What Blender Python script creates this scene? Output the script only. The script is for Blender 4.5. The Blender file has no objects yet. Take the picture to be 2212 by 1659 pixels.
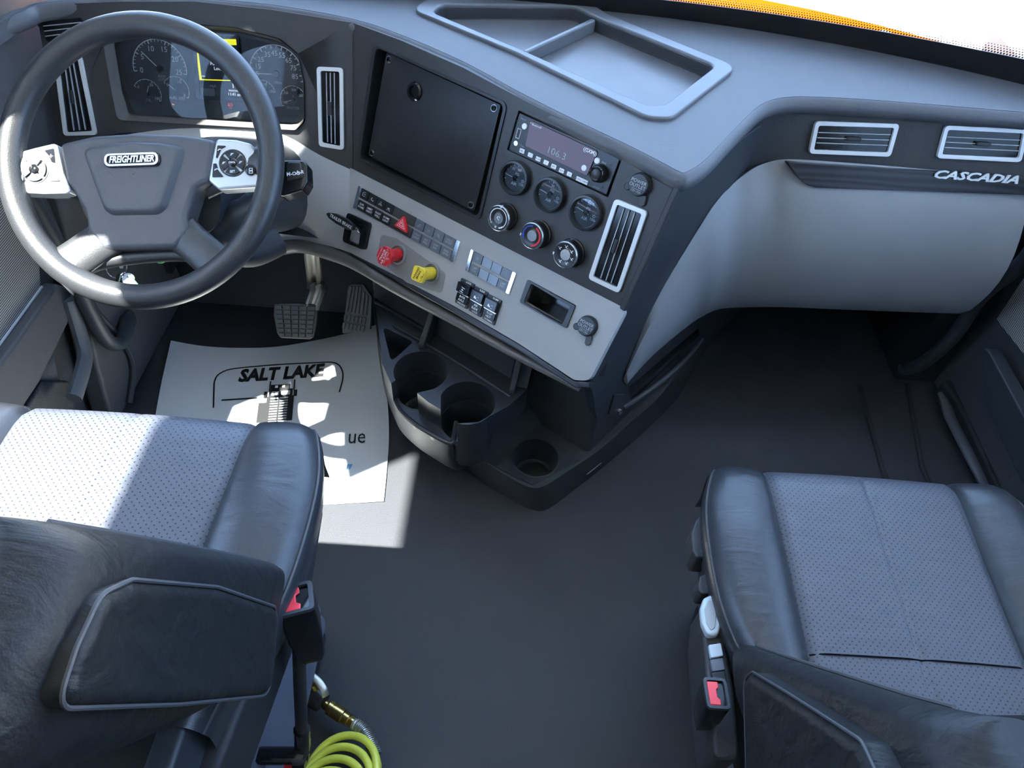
import bpy, bmesh, math, random
from mathutils import Vector, Matrix
from mathutils.geometry import tessellate_polygon
S = bpy.context.scene
C = S.collection
random.seed(7)
# ------------------------------------------------------------------ camera, sky, sun, exposure
F = 1534.0; PITCH = math.radians(49); ROLL = math.radians(4.0); CAM = Vector((0, 0, 1.42))
cam = bpy.data.cameras.new('camera'); co = bpy.data.objects.new('camera', cam); C.objects.link(co)
cam.sensor_width = 36; cam.lens = F/2212*36; cam.clip_start = 0.01; cam.clip_end = 300
_f = Vector((0, math.cos(PITCH), -math.sin(PITCH))); _u = Vector((0, math.sin(PITCH), math.cos(PITCH))); _r = Vector((1, 0, 0))
cr, sr = math.cos(ROLL), math.sin(ROLL)
RX = _r*cr + _u*sr          # image right in the world
RU = _u*cr - _r*sr          # image up in the world
co.matrix_world = Matrix(((RX.x, RU.x, -_f.x, CAM.x), (RX.y, RU.y, -_f.y, CAM.y), (RX.z, RU.z, -_f.z, CAM.z), (0, 0, 0, 1)))
S.camera = co
S.view_settings.view_transform = 'Standard'; S.view_settings.look = 'None'; S.view_settings.gamma = 1
S.view_settings.exposure = 0.12; S.view_settings.use_curve_mapping = False
w = bpy.data.worlds.new('sky'); S.world = w; w.use_nodes = True
bg = w.node_tree.nodes['Background']; bg.inputs[0].default_value = (0.48, 0.74, 1.24, 1); bg.inputs[1].default_value = 6.3
sun = bpy.data.lights.new('sun', 'SUN'); sun.energy = 200; sun.angle = math.radians(0.7); sun.color = (1, 0.97, 0.92)
so = bpy.data.objects.new('sun', sun); C.objects.link(so)
SUN = Vector((0.377, 0.24, -1.0)); so.rotation_euler = SUN.to_track_quat('-Z', 'Y').to_euler(); so.location = (-6, -3, 12)
# ------------------------------------------------------------------ helpers
def ray(px, py): return _f + RX*((px-1106)/F) - RU*((py-829)/F)
def pz(px, py, z): r = ray(px, py); return CAM + r*((z-CAM.z)/r.z)
def pyy(px, py, y): r = ray(px, py); return CAM + r*(y/r.y)
def pxx(px, py, x): r = ray(px, py); return CAM + r*(x/r.x)
def pd(px, py, d): return CAM + ray(px, py)*d
class Fr:
    """a flat frame: origin O, X right, Y up, N out of the surface"""
    def __init__(s, O, X, Y): s.O = Vector(O); s.X = Vector(X).normalized(); s.N = s.X.cross(Vector(Y)).normalized(); s.Y = s.N.cross(s.X).normalized()
    def P(s, u, v, w=0): return s.O + s.X*u + s.Y*v + s.N*w
    def hit(s, px, py, w=0): r = ray(px, py); return CAM + r*((s.O + s.N*w - CAM).dot(s.N)/r.dot(s.N))
    def uv(s, px, py, w=0): q = s.hit(px, py, w) - s.O; return (q.dot(s.X), q.dot(s.Y))
    def at(s, u, v, w=0, ang=0): 
        c, n = math.cos(ang), math.sin(ang); return Fr(s.P(u, v, w), s.X*c + s.Y*n, s.Y*c - s.X*n)
    def px(s, px, py, w=0, ang=0): u, v = s.uv(px, py, w); return s.at(u, v, w, ang)
    def L(s, pts, w=0): return [s.uv(a, b, w) for a, b in pts]
def panel(O, psi, phi):
    psi, phi = math.radians(psi), math.radians(phi)
    X = Vector((math.cos(psi), -math.sin(psi), 0)); nh = Vector((-math.sin(psi), -math.cos(psi), 0))
    return Fr(O, X, -(nh*math.sin(phi) + Vector((0, 0, -math.cos(phi)))))
GZ = lambda z: Fr((0, 0, z), (1, 0, 0), (0, 1, 0))
def area(p): return sum(p[i][0]*p[(i+1) % len(p)][1] - p[(i+1) % len(p)][0]*p[i][1] for i in range(len(p)))/2
def ccw(p): return list(p) if area(p) > 0 else list(p)[::-1]
def rnd(pts, r, n=5):
    """polygon with rounded corners; r one radius or one per corner"""
    N = len(pts); out = []
    for i in range(N):
        p = Vector(pts[i]); a = Vector(pts[i-1]); b = Vector(pts[(i+1) % N]); ri = r[i] if isinstance(r, (list, tuple)) else r
        va, vb = a-p, b-p; la, lb = va.length, vb.length; va.normalize(); vb.normalize()
        ang = va.angle(vb)
        if ri <= 0 or ang > 3.1399: out.append(tuple(p)); continue
        d = min(ri/math.tan(ang/2), la*.48, lb*.48); q0, q1 = p+va*d, p+vb*d
        for k in range(n+1):
            t = k/n; out.append(tuple(q0*(1-t)**2 + p*2*t*(1-t) + q1*t*t))
    return out
def circ(r, n=32, cx=0, cy=0, ry=None): return [(cx + r*math.cos(2*math.pi*k/n), cy + (ry or r)*math.sin(2*math.pi*k/n)) for k in range(n)]
def box2(w, h, cx=0, cy=0): return [(cx-w/2, cy-h/2), (cx+w/2, cy-h/2), (cx+w/2, cy+h/2), (cx-w/2, cy+h/2)]
def smooth(pts, n=6, closed=False):
    """Catmull-Rom through points"""
    P = [Vector(p) for p in pts]; N = len(P); out = []
    for i in range(N if closed else N-1):
        g = lambda k: P[k % N] if closed else P[min(max(k, 0), N-1)]
        a, b, c, d = g(i-1), g(i), g(i+1), g(i+2)
        for k in range(n):
            t = k/n; out.append(0.5*((2*b) + (c-a)*t + (2*a-5*b+4*c-d)*t*t + (3*b-a-3*c+d)*t**3))
    if not closed: out.append(P[-1])
    return out
class MB:
    def __init__(s): s.v = []; s.f = []
    def add(s, vs, fs): o = len(s.v); s.v += [Vector(v) for v in vs]; s.f += [tuple(i+o for i in f) for f in fs]; return s
    def ext(s, fr, pts, w0, w1, top=None, holes=()):
        """prism on a frame between heights w0 and w1; top = scale of the upper outline; holes cut through"""
        pts = ccw(pts); n = len(pts)
        if not holes:
            if top:
                cx = sum(p[0] for p in pts)/n; cy = sum(p[1] for p in pts)/n
                tp = [(cx+(p[0]-cx)*top, cy+(p[1]-cy)*top) for p in pts]
            else: tp = pts
            vs = [fr.P(*p, w0) for p in pts] + [fr.P(*p, w1) for p in tp]
            fs = [tuple(range(n))[::-1], tuple(range(n, 2*n))] + [(i, (i+1) % n, n+(i+1) % n, n+i) for i in range(n)]
            return s.add(vs, fs)
        loops = [pts] + [ccw(h)[::-1] for h in holes]
        flat = [p for l in loops for p in l]; m = len(flat)
        tri = tessellate_polygon([[Vector((p[0], p[1], 0)) for p in l] for l in loops])
        vs = [fr.P(*p, w0) for p in flat] + [fr.P(*p, w1) for p in flat]; fs = []
        for t in tri:
            a = area([flat[i] for i in t])
            if abs(a) < 1e-12: continue
            t = tuple(t) if a > 0 else tuple(t)[::-1]
            fs.append(tuple(i+m for i in t)); fs.append(t[::-1])
        o = 0
        for l in loops:
            k = len(l)
            for i in range(k): fs.append((o+i, o+(i+1) % k, m+o+(i+1) % k, m+o+i))
            o += k
        return s.add(vs, fs)
    def box(s, fr, w, h, w0, w1, cx=0, cy=0): return s.ext(fr, box2(w, h, cx, cy), w0, w1)
    def ring(s, fr, outer, inner, w0, w1): return s.ext(fr, outer, w0, w1, holes=[inner])
    def lathe(s, fr, prof, n=32, a0=0, a1=None, cap=True):
        """profile [(r, w)] turned about the frame's normal"""
        full = a1 is None; a1 = a1 if a1 is not None else a0+2*math.pi; m = n if full else n+1
        vs = [fr.P(r*math.cos(a0+(a1-a0)*k/n), r*math.sin(a0+(a1-a0)*k/n), w) for r, w in prof for k in range(m)]
        fs = []
        for j in range(len(prof)-1):
            for k in range(n):
                k2 = (k+1) % m; fs.append((j*m+k, j*m+k2, (j+1)*m+k2, (j+1)*m+k))
        o = len(vs)
        if full and cap:
            if prof[0][0] > 1e-6: fs.append(tuple(range(m))[::-1])
            if prof[-1][0] > 1e-6: fs.append(tuple(range((len(prof)-1)*m, len(prof)*m)))
        return s.add(vs, fs)
    def tube(s, path, r, n=10, closed=False, flat=1.0, up=None):
        P = [Vector(p) for p in path]; N = len(P); rings = []
        T = [((P[(i+1) % N]-P[i-1]) if closed else (P[min(i+1, N-1)]-P[max(i-1, 0)])).normalized() for i in range(N)]
        ref = Vector(up) if up is not None else (Vector((0, 0, 1)) if abs(T[0].z) < .9 else Vector((1, 0, 0)))
        nn = (ref - T[0]*ref.dot(T[0])).normalized()
        for i in range(N):
            if up is not None: nn = (Vector(up) - T[i]*Vector(up).dot(T[i])).normalized()
            else: nn = (nn - T[i]*nn.dot(T[i])).normalized()
            b = T[i].cross(nn); ri = r[i] if isinstance(r, (list, tuple)) else r
            rings.append([P[i] + nn*(math.cos(2*math.pi*k/n)*ri*flat) + b*(math.sin(2*math.pi*k/n)*ri) for k in range(n)])
        vs = [v for q in rings for v in q]; fs = []
        for i in range(N if closed else N-1):
            j = (i+1) % N
            for k in range(n): fs.append((i*n+k, i*n+(k+1) % n, j*n+(k+1) % n, j*n+k))
        if not closed: fs.append(tuple(range(n))[::-1]); fs.append(tuple(range((N-1)*n, N*n)))
        return s.add(vs, fs)
    def grid(s, rows, thick=0, closed=False):
        """surface through rows of points; thick gives it a back"""
        m = len(rows[0]); R = len(rows); vs = [Vector(p) for r in rows for p in r]; fs = []
        for i in range(R-1):
            for k in range(m if closed else m-1):
                k2 = (k+1) % m; fs.append((i*m+k, i*m+k2, (i+1)*m+k2, (i+1)*m+k))
        if thick:
            nrm = [Vector((0, 0, 0)) for _ in vs]
            for f in fs:
                nv = (vs[f[2]]-vs[f[0]]).cross(vs[f[3]]-vs[f[1]])
                for i in f: nrm[i] += nv
            o = len(vs); vs += [v - n_.normalized()*thick for v, n_ in zip(vs[:], nrm)]
            fs += [tuple(i+o for i in f[::-1]) for f in fs[:]]
            bd = [k for k in range(m)] + [i*m+m-1 for i in range(1, R)] + [(R-1)*m+k for k in range(m-2, -1, -1)] + [i*m for i in range(R-2, 0, -1)]
            for a, b in zip(bd, bd[1:]+bd[:1]): fs.append((b, a, a+o, b+o))
        return s.add(vs, fs)
    def band(s, fr, outer, inner, w0, w1):
        """ring between two outlines with the same number of corners"""
        A_, B_ = list(outer), list(inner); n = len(A_)
        vs = [fr.P(*p, w) for q, w in ((A_, w0), (A_, w1), (B_, w1), (B_, w0)) for p in q]; fs = []
        for j in range(4):
            for i in range(n): k = (i+1) % n; l = (j+1) % 4; fs.append((j*n+i, j*n+k, l*n+k, l*n+i))
        return s.add(vs, fs)
    def arc(s, fr, r0, r1, a0, a1, w0, w1, n=24):
        p = [(r1*math.cos(a0+(a1-a0)*k/n), r1*math.sin(a0+(a1-a0)*k/n)) for k in range(n+1)]
        q = [(r0*math.cos(a0+(a1-a0)*k/n), r0*math.sin(a0+(a1-a0)*k/n)) for k in range(n+1)]
        for k in range(n): s.ext(fr, [q[k], p[k], p[k+1], q[k+1]], w0, w1)
        return s
    def line(s, fr, a, b, wd, w0, w1):
        a, b = Vector(a), Vector(b); d = (b-a).normalized(); n = Vector((-d.y, d.x))*wd/2
        return s.ext(fr, [tuple(a-n), tuple(b-n), tuple(b+n), tuple(a+n)], w0, w1)
    def text(s, fr, txt, size, w=0.0002, al='CENTER', bold=0, sx=1, shear=0, cx=0, cy=0, depth=0.0002, width=None, height=None):
        key = (txt, al, bold, shear)
        if key not in _tc:
            cu = bpy.data.curves.new('t', 'FONT'); cu.body = txt; cu.align_x = al; cu.align_y = 'CENTER'; cu.offset = bold; cu.shear = shear; cu.resolution_u = 2
            o = bpy.data.objects.new('t', cu); me = bpy.data.meshes.new_from_object(o)
            _tc[key] = ([tuple(v.co) for v in me.vertices], [tuple(p.vertices) for p in me.polygons])
            bpy.data.objects.remove(o); bpy.data.curves.remove(cu); bpy.data.meshes.remove(me)
        vs, fs = _tc[key]
        if width:
            bx = [v[0] for v in vs]; by = [v[1] for v in vs]; size = height/(max(by)-min(by)); sx = width/((max(bx)-min(bx))*size)
        return s.add([fr.P(cx+v[0]*size*sx, cy+v[1]*size, w+depth) for v in vs], fs)
_tc = {}
ROOT = {}
def cp(o, label=None, cat=None, group=None, kind=None):
    if label: o['label'] = label
    if cat: o['category'] = cat
    if group: o['group'] = group
    if kind: o['kind'] = kind
    return o
def thing(name, label, cat, loc, group=None):
    o = bpy.data.objects.new(name, None); C.objects.link(o); o.location = loc; o.empty_display_size = .03
    ROOT[o] = Vector(loc); return cp(o, label, cat, group)
def obj(name, mb, mt, parent=None, bevel=0, seg=2, ang=38, sub=0, label=None, flatshade=False, kind=None):
    off = ROOT[parent] if parent else Vector((0, 0, 0))
    me = bpy.data.meshes.new(name); me.from_pydata([tuple(v-off) for v in mb.v], [], mb.f); me.validate()
    bm = bmesh.new(); bm.from_mesh(me); bmesh.ops.remove_doubles(bm, verts=bm.verts, dist=1e-6)
    bmesh.ops.recalc_face_normals(bm, faces=bm.faces) if not getattr(mb, 'open', False) else None
    bm.to_mesh(me); bm.free()
    if not flatshade:
        me.shade_smooth(); me.set_sharp_from_angle(angle=math.radians(ang))
    me.materials.append(mt)
    o = bpy.data.objects.new(name, me); C.objects.link(o)
    if parent: o.parent = parent; ROOT[o] = off
    else: ROOT[o] = off
    if bevel:
        b = o.modifiers.new('b', 'BEVEL'); b.width = bevel; b.segments = seg; b.limit_method = 'ANGLE'; b.angle_limit = math.radians(40); b.harden_normals = True
    if sub: m = o.modifiers.new('s', 'SUBSURF'); m.levels = sub; m.render_levels = sub
    return cp(o, label, kind=kind)
# ------------------------------------------------------------------ materials
def mat(name, col, rough=.5, metal=0, bump=0, scale=300, spec=.5, var=0, vscale=8, coat=0, emit=None, es=0, detail=2, blotch=None):
    m = bpy.data.materials.new(name); m.use_nodes = True; nt = m.node_tree; b = nt.nodes['Principled BSDF']
    b.inputs['Base Color'].default_value = (*col, 1); b.inputs['Roughness'].default_value = rough; b.inputs['Metallic'].default_value = metal
    b.inputs['Specular IOR Level'].default_value = spec; b.inputs['Coat Weight'].default_value = coat
    if emit: b.inputs['Emission Color'].default_value = (*emit, 1); b.inputs['Emission Strength'].default_value = es
    tc = nt.nodes.new('ShaderNodeTexCoord')
    if bump:
        n = nt.nodes.new('ShaderNodeTexNoise'); n.inputs['Scale'].default_value = scale; n.inputs['Detail'].default_value = detail
        nt.links.new(tc.outputs['Object'], n.inputs['Vector'])
        bp = nt.nodes.new('ShaderNodeBump'); bp.inputs['Strength'].default_value = bump; bp.inputs['Distance'].default_value = .001
        nt.links.new(n.outputs['Fac'], bp.inputs['Height']); nt.links.new(bp.outputs['Normal'], b.inputs['Normal'])
    if var:
        n = nt.nodes.new('ShaderNodeTexNoise'); n.inputs['Scale'].default_value = vscale; n.inputs['Detail'].default_value = 5
        nt.links.new(tc.outputs['Object'], n.inputs['Vector'])
        r = nt.nodes.new('ShaderNodeValToRGB'); r.color_ramp.elements[0].position = .3; r.color_ramp.elements[1].position = .7
        r.color_ramp.elements[0].color = (*[c*(1-var) for c in col], 1); r.color_ramp.elements[1].color = (*[min(1, c*(1+var)) for c in (blotch or col)], 1)
        nt.links.new(n.outputs['Fac'], r.inputs['Fac']); nt.links.new(r.outputs['Color'], b.inputs['Base Color'])
    return m
M = {}
M['dash'] = mat('dash_soft_plastic', (.085, .09, .102), .5, bump=.35, scale=420, spec=.45)
M['tray'] = mat('tray_plastic', (.12, .125, .14), .32, bump=.08, scale=300, spec=.5, var=.08, vscale=14)
M['panel'] = mat('black_panel', (.036, .036, .038), .42, bump=.35, scale=500)
M['side'] = mat('dark_side_plastic', (.028, .034, .042), .5, bump=.15, scale=400)
M['grey'] = mat('grey_panel', (.34, .345, .35), .55, bump=.3, scale=380, var=.05, vscale=5)
M['glove'] = mat('grey_knee_panel', (.26, .28, .305), .55, bump=.25, scale=380, var=.05, vscale=5)
M['black'] = mat('black_plastic', (.017, .018, .02), .35)
M['gloss'] = mat('gloss_black', (.008, .008, .009), .12)
M['matte'] = mat('matte_black', (.014, .015, .018), .65, bump=.2, scale=300)
M['console'] = mat('console_plastic', (.022, .024, .029), .36, bump=.1, scale=500)
M['consoler'] = mat('console_rough_plastic', (.03, .032, .036), .5, bump=.6, scale=380)
M['floor'] = mat('vinyl_floor', (.028, .030, .037), .55, bump=.5, scale=700, var=.3, vscale=600)
M['wheel'] = mat('wheel_leather', (.030, .031, .034), .38, bump=.3, scale=600)
M['pad'] = mat('hub_plastic', (.06, .065, .078), .5, bump=.45, scale=600)
M['silver'] = mat('silver_paint', (.62, .64, .66), .3, metal=.55, bump=.03, scale=900)
M['chrome'] = mat('chrome', (.85, .86, .88), .12, metal=1)
M['steel'] = mat('steel', (.5, .5, .5), .3, metal=1, bump=.15, scale=120)
M['vent'] = mat('vent_rim', (.72, .73, .73), .35, metal=.2)
M['white'] = mat('white_print', (.85, .86, .87), .5)
M['dimwhite'] = mat('grey_print', (.4, .42, .44), .5)
M['bluep'] = mat('blue_print', (.1, .25, .5), .5)
M['red'] = mat('red_plastic', (.55, .02, .03), .3)
M['redlit'] = mat('red_telltale', (.4, .02, .03), .4, emit=(1, .05, .08), es=.6)
M['orangelit'] = mat('orange_telltale', (.5, .1, .02), .4, emit=(1, .2, .04), es=.8)
M['yellow'] = mat('yellow_plastic', (.78, .58, .04), .35)
M['blackprint'] = mat('black_print', (.012, .012, .014), .5)
M['screenbk'] = mat('screen_off', (.012, .013, .018), .15)
M['yellit'] = mat('yellow_screen', (.6, .55, 0), .3, emit=(1, .93, 0), es=.9)
M['whitelit'] = mat('white_screen', (.7, .7, .7), .3, emit=(.9, .93, 1), es=.6)
M['radioscr'] = mat('radio_screen', (.07, .006, .012), .08, spec=.4)
M['bluegrey'] = mat('switch_face', (.1, .12, .15), .3)
M['bluegrey2'] = mat('switch_blank', (.2, .25, .33), .3)
M['blueband'] = mat('blue_band', (.02, .06, .5), .4)
M['gaugeface'] = mat('gauge_face', (.03, .034, .04), .4)
M['paper'] = mat('paper_mat', (.66, .68, .7), .38, var=.04, vscale=6)
M['wood'] = mat('dark_wood', (.022, .022, .026), .28)
M['cloth'] = mat('bellows_fabric', (.06, .07, .10), .7, bump=.5, scale=500)
M['brass'] = mat('brass', (.5, .36, .14), .28, metal=1)
M['hose'] = mat('yellow_hose', (.72, .75, .1), .3, bump=.02)
M['green'] = mat('green_tag', (.08, .38, .09), .5)
M['keyblk'] = mat('key_black', (.01, .01, .01), .3)
M['orange'] = mat('orange_paint', (.09, .012, .0004), .6, spec=0)
M['concrete'] = mat('concrete', (.5, .49, .46), .9, var=.1, vscale=2)
M['liner'] = mat('headliner', (.33, .33, .32), .9, bump=.2)
M['grille'] = mat('speaker_grille', (.3, .29, .27), .6)
M['trimd'] = mat('door_trim', (.07, .07, .075), .55, bump=.5, scale=420)
M['rubber'] = mat('rubber', (.05, .055, .06), .5, bump=.2, scale=200, var=.15, vscale=30)
M['clearwhite'] = mat('pale_plastic', (.55, .62, .66), .25)
M['alu'] = mat('brushed_aluminium', (.6, .58, .53), .4, metal=.9, bump=.2, scale=60)
M['lid'] = mat('knob_ring', (.55, .57, .6), .2, metal=.9)
M['valvebase'] = mat('grey_rubber', (.22, .22, .21), .5)
M['trimlip'] = mat('lip_plastic', (.1, .095, .09), .4, bump=.6, scale=500)
# leather with fine grain and creases; perforated version with rows of pin holes
def leather(name, col, rough, perf=False, crease=.25):
    m = mat(name, col, rough, spec=.5); nt = m.node_tree; b = nt.nodes['Principled BSDF']; N = nt.nodes.new; Lk = nt.links.new
    tc = N('ShaderNodeTexCoord')
    v = N('ShaderNodeTexVoronoi'); v.inputs['Scale'].default_value = 520; v.feature = 'DISTANCE_TO_EDGE'; Lk(tc.outputs['Object'], v.inputs['Vector'])
    n = N('ShaderNodeTexNoise'); n.inputs['Scale'].default_value = 22; n.inputs['Detail'].default_value = 4; n.inputs['Distortion'].default_value = .6
    mp = N('ShaderNodeMapping'); mp.inputs['Scale'].default_value = (.5, 1.6, 1); Lk(tc.outputs['Object'], mp.inputs['Vector']); Lk(mp.outputs['Vector'], n.inputs['Vector'])
    b1 = N('ShaderNodeBump'); b1.inputs['Strength'].default_value = .25; b1.inputs['Distance'].default_value = .0006; Lk(v.outputs['Distance'], b1.inputs['Height'])
    b2 = N('ShaderNodeBump'); b2.inputs['Strength'].default_value = crease; b2.inputs['Distance'].default_value = .006; Lk(n.outputs['Fac'], b2.inputs['Height']); Lk(b1.outputs['Normal'], b2.inputs['Normal'])
    last = b2
    if perf:
        mp = N('ShaderNodeMapping'); mp.inputs['Scale'].default_value = (150, 150, 0); mp.inputs['Rotation'].default_value = (0, 0, math.radians(45)); Lk(tc.outputs['Object'], mp.inputs['Vector'])
        d = N('ShaderNodeTexVoronoi'); d.inputs['Scale'].default_value = 1; d.inputs['Randomness'].default_value = 0; Lk(mp.outputs['Vector'], d.inputs['Vector'])
        g = N('ShaderNodeMath'); g.operation = 'LESS_THAN'; g.inputs[1].default_value = .16; Lk(d.outputs['Distance'], g.inputs[0])
        mx = N('ShaderNodeMix'); mx.data_type = 'RGBA'; mx.inputs[6].default_value = (*col, 1); mx.inputs[7].default_value = (.012, .012, .016, 1)
        Lk(g.outputs[0], mx.inputs[0]); Lk(mx.outputs[2], b.inputs['Base Color'])
        gi = N('ShaderNodeMath'); gi.operation = 'SUBTRACT'; gi.inputs[0].default_value = 1; Lk(g.outputs[0], gi.inputs[1])
        b3 = N('ShaderNodeBump'); b3.inputs['Strength'].default_value = .5; b3.inputs['Distance'].default_value = .0005; Lk(gi.outputs[0], b3.inputs['Height']); Lk(last.outputs['Normal'], b3.inputs['Normal']); last = b3
    Lk(last.outputs['Normal'], b.inputs['Normal']); return m
M['leather'] = leather('black_leather', (.026, .028, .034), .33)
M['perf'] = leather('perforated_leather', (.07, .075, .095), .45, perf=True)
M['leathold'] = leather('worn_leather', (.015, .015, .016), .48, crease=.7)
M['leathold'].node_tree.nodes['Principled BSDF'].inputs['Specular IOR Level'].default_value = .22
M['stitch'] = mat('stitching', (.05, .05, .055), .6)
# speaker cloth with fine horizontal ribs
def ribs(m, scale, axis):
    nt = m.node_tree; b = nt.nodes['Principled BSDF']; tc = nt.nodes.new('ShaderNodeTexCoord'); wv = nt.nodes.new('ShaderNodeTexWave')
    wv.bands_direction = axis; wv.inputs['Scale'].default_value = scale; nt.links.new(tc.outputs['Object'], wv.inputs['Vector'])
    r = nt.nodes.new('ShaderNodeValToRGB'); r.color_ramp.elements[0].color = (.05, .05, .05, 1); r.color_ramp.elements[1].color = (.42, .41, .38, 1)
    r.color_ramp.elements[0].position = .35; r.color_ramp.elements[1].position = .65
    nt.links.new(wv.outputs['Fac'], r.inputs['Fac']); nt.links.new(r.outputs['Color'], b.inputs['Base Color'])
ribs(M['grille'], 75, 'Z')
# wood grain
nt = M['wood'].node_tree; wv = nt.nodes.new('ShaderNodeTexWave'); tc = nt.nodes.new('ShaderNodeTexCoord'); mp = nt.nodes.new('ShaderNodeMapping')
mp.inputs['Scale'].default_value = (1.2, 4, 14); nt.links.new(tc.outputs['Object'], mp.inputs['Vector']); nt.links.new(mp.outputs['Vector'], wv.inputs['Vector'])
wv.bands_direction = 'Z'; wv.inputs['Scale'].default_value = 2; wv.inputs['Distortion'].default_value = 6; wv.inputs['Detail'].default_value = 3
r = nt.nodes.new('ShaderNodeValToRGB'); r.color_ramp.elements[0].color = (.012, .013, .016, 1); r.color_ramp.elements[1].color = (.035, .038, .048, 1)
nt.links.new(wv.outputs['Fac'], r.inputs['Fac']); nt.links.new(r.outputs['Color'], nt.nodes['Principled BSDF'].inputs['Base Color'])
# thin window / lens glass: clear with a faint surface reflection
def glass(name, tint, refl=.06):
    m = bpy.data.materials.new(name); m.use_nodes = True; nt = m.node_tree; nt.nodes.remove(nt.nodes['Principled BSDF']); out = nt.nodes['Material Output']
    t = nt.nodes.new('ShaderNodeBsdfTransparent'); t.inputs[0].default_value = (*tint, 1); g = nt.nodes.new('ShaderNodeBsdfGlossy'); g.inputs['Roughness'].default_value = .02
    mx = nt.nodes.new('ShaderNodeMixShader'); fr = nt.nodes.new('ShaderNodeFresnel'); fr.inputs[0].default_value = 1.45
    ml = nt.nodes.new('ShaderNodeMath'); ml.operation = 'MULTIPLY'; ml.inputs[1].default_value = refl/.04; nt.links.new(fr.outputs[0], ml.inputs[0])
    nt.links.new(ml.outputs[0], mx.inputs[0]); nt.links.new(t.outputs[0], mx.inputs[1]); nt.links.new(g.outputs[0], mx.inputs[2]); nt.links.new(mx.outputs[0], out.inputs[0]); return m
M['glass'] = glass('window_glass', (.95, .97, .96), .03)
M['lens'] = glass('lens_glass', (.9, .92, .94), .05)
# ------------------------------------------------------------------ the cab shell
WL = Fr((-1.02, 0, 0), (0, 1, 0), (0, 0, 1)); WR = Fr((1.16, 0, 0), (0, -1, 0), (0, 0, 1))
def struct(name, mb, m, **k): o = obj(name, mb, m, kind='structure', **k); return o
struct('floor', MB().box(GZ(0), 2.3, 3.3, -.05, 0, .07, .2), M['floor'])
holeL = [(-.2, .82), (.88, .82), (.90, 1.50), (1.20, 1.50), (1.12, 2.14), (.9, 2.27), (-.2, 2.27)]
holeR = [(-.2, .82), (1.28, .82), (1.02, 2.02), (-.2, 2.0)]
outl = [(-1.4, -.05), (1.8, -.05), (1.8, .6), (1.74, .70), (1.34, .79), (1.19, 2.4), (-1.4, 2.4)]
outll = [(-1.4, -.05), (1.8, -.05), (1.8, .6), (1.74, .70), (1.61, .79), (1.26, 2.4), (-1.4, 2.4)]
struct('wall_left', MB().ext(WL, outll, -.06, 0, holes=[rnd(holeL, .05)]), M['trimd'])
struct('wall_right', MB().ext(WR, [(-a, b) for a, b in outl], -.06, 0, holes=[rnd([(-a, b) for a, b in holeR], .05)]), M['trimd'])
struct('wall_back', MB().ext(Fr((.07, -1.42, 0), (-1, 0, 0), (0, 0, 1)), box2(2.3, 2.5, 0, 1.15), -.05, 0), M['liner'])
struct('ceiling', MB().box(GZ(2.4), 2.3, 2.57, 0, .05, .07, -.115), M['liner'])
struct('wall_front', MB().box(Fr((.07, 1.74, 0), (1, 0, 0), (0, 0, 1)), 2.3, .66, -.0, .03, 0, .27), M['matte'])
struct('window_2', MB().ext(WL, rnd(holeL, .05), -.035, -.03), M['glass'])
struct('window_3', MB().ext(WR, rnd([(-a, b) for a, b in holeR], .05), -.035, -.03), M['glass'])
# windscreen with its dotted black border
wy = lambda x: 1.572 - .22*x*x if x > 0 else 1.572 + .03*min(1, -x)
rows = [[(x, wy(x)*(1-t) + (1.13-.03*x*x)*t, .80 + 1.6*t) for x in [(-1.03+k*2.2/24) for k in range(25)]] for t in [i/8 for i in range(9)]]
g = MB().grid(rows, .004); g.open = True
ws = struct('window_1', g, M['glass'])
fb = MB()
fr_ = lambda x, t, o=.006: Vector((x, wy(x)*(1-t) + (1.13-.03*x*x)*t - o, .80+1.6*t))
fb.grid([[fr_(x, t) for x in [(-1.02+k*2.17/40) for k in range(41)]] for t in (.0, .038)], .002)
for row in range(4):
    for k in range(215):
        x = .1 + (k+.5*(row % 2))*.005; p = fr_(x, .040+row*.0028, .006); q = Fr(p, (1, 0, 0), (0, -.33, .94)); r = .0018*(1-.17*row)
        fb.ext(q, circ(r, 6), 0, .0008)
o = obj('black_border', fb, M['gloss'], ws); ROOT[o] = Vector((0, 0, 0))
# what stands outside: the hood in front of the glass and the paved yard
hd = MB(); rows = []
for y, z in [(1.66, .60), (1.665, .77), (1.69, .787), (1.8, .772), (1.95, .745), (2.08, .71), (2.18, .665), (2.28, .58), (2.4, .45), (2.6, .2)]:
    rows.append([(x, y - .16*max(0, x)**2, z - .035*abs(x)**2.5) for x in [(-1.25+k*2.6/24) for k in range(25)]])
hd.grid(rows, .02)
hood = obj('truck_hood', hd, M['orange']); cp(hood, 'bright orange truck hood beyond the bottom of the windscreen', 'hood')
struct('floor_yard', MB().box(GZ(-1.25), 60, 60, -.1, 0, 0, 20), M['concrete'])

# ------------------------------------------------------------------ frames of the dashboard faces
P1 = panel(pyy(1220, 330, 1.12), 34, 21.5)
P2 = panel(P1.hit(1340, 660), 34, 35)
PL = panel(P1.hit(760, 65), 0, 24.4)
PG = panel((.5, 1.25, .69), 0, 21)
_a = P1.hit(1460, 385); _b = P1.hit(1340, 660)
PS = Fr(_a, (.62, .785, 0), _a-_b)      # side of the centre stack, towards the passenger
DT = Fr((0, 1.0, .797), (1, 0, 0), (0, 1, .05))     # top of the dashboard
dash = thing('dashboard', 'wrap-around truck dashboard with dark soft top, black centre panel and grey lower panels', 'dashboard', (0, 1.45, 0))
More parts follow.
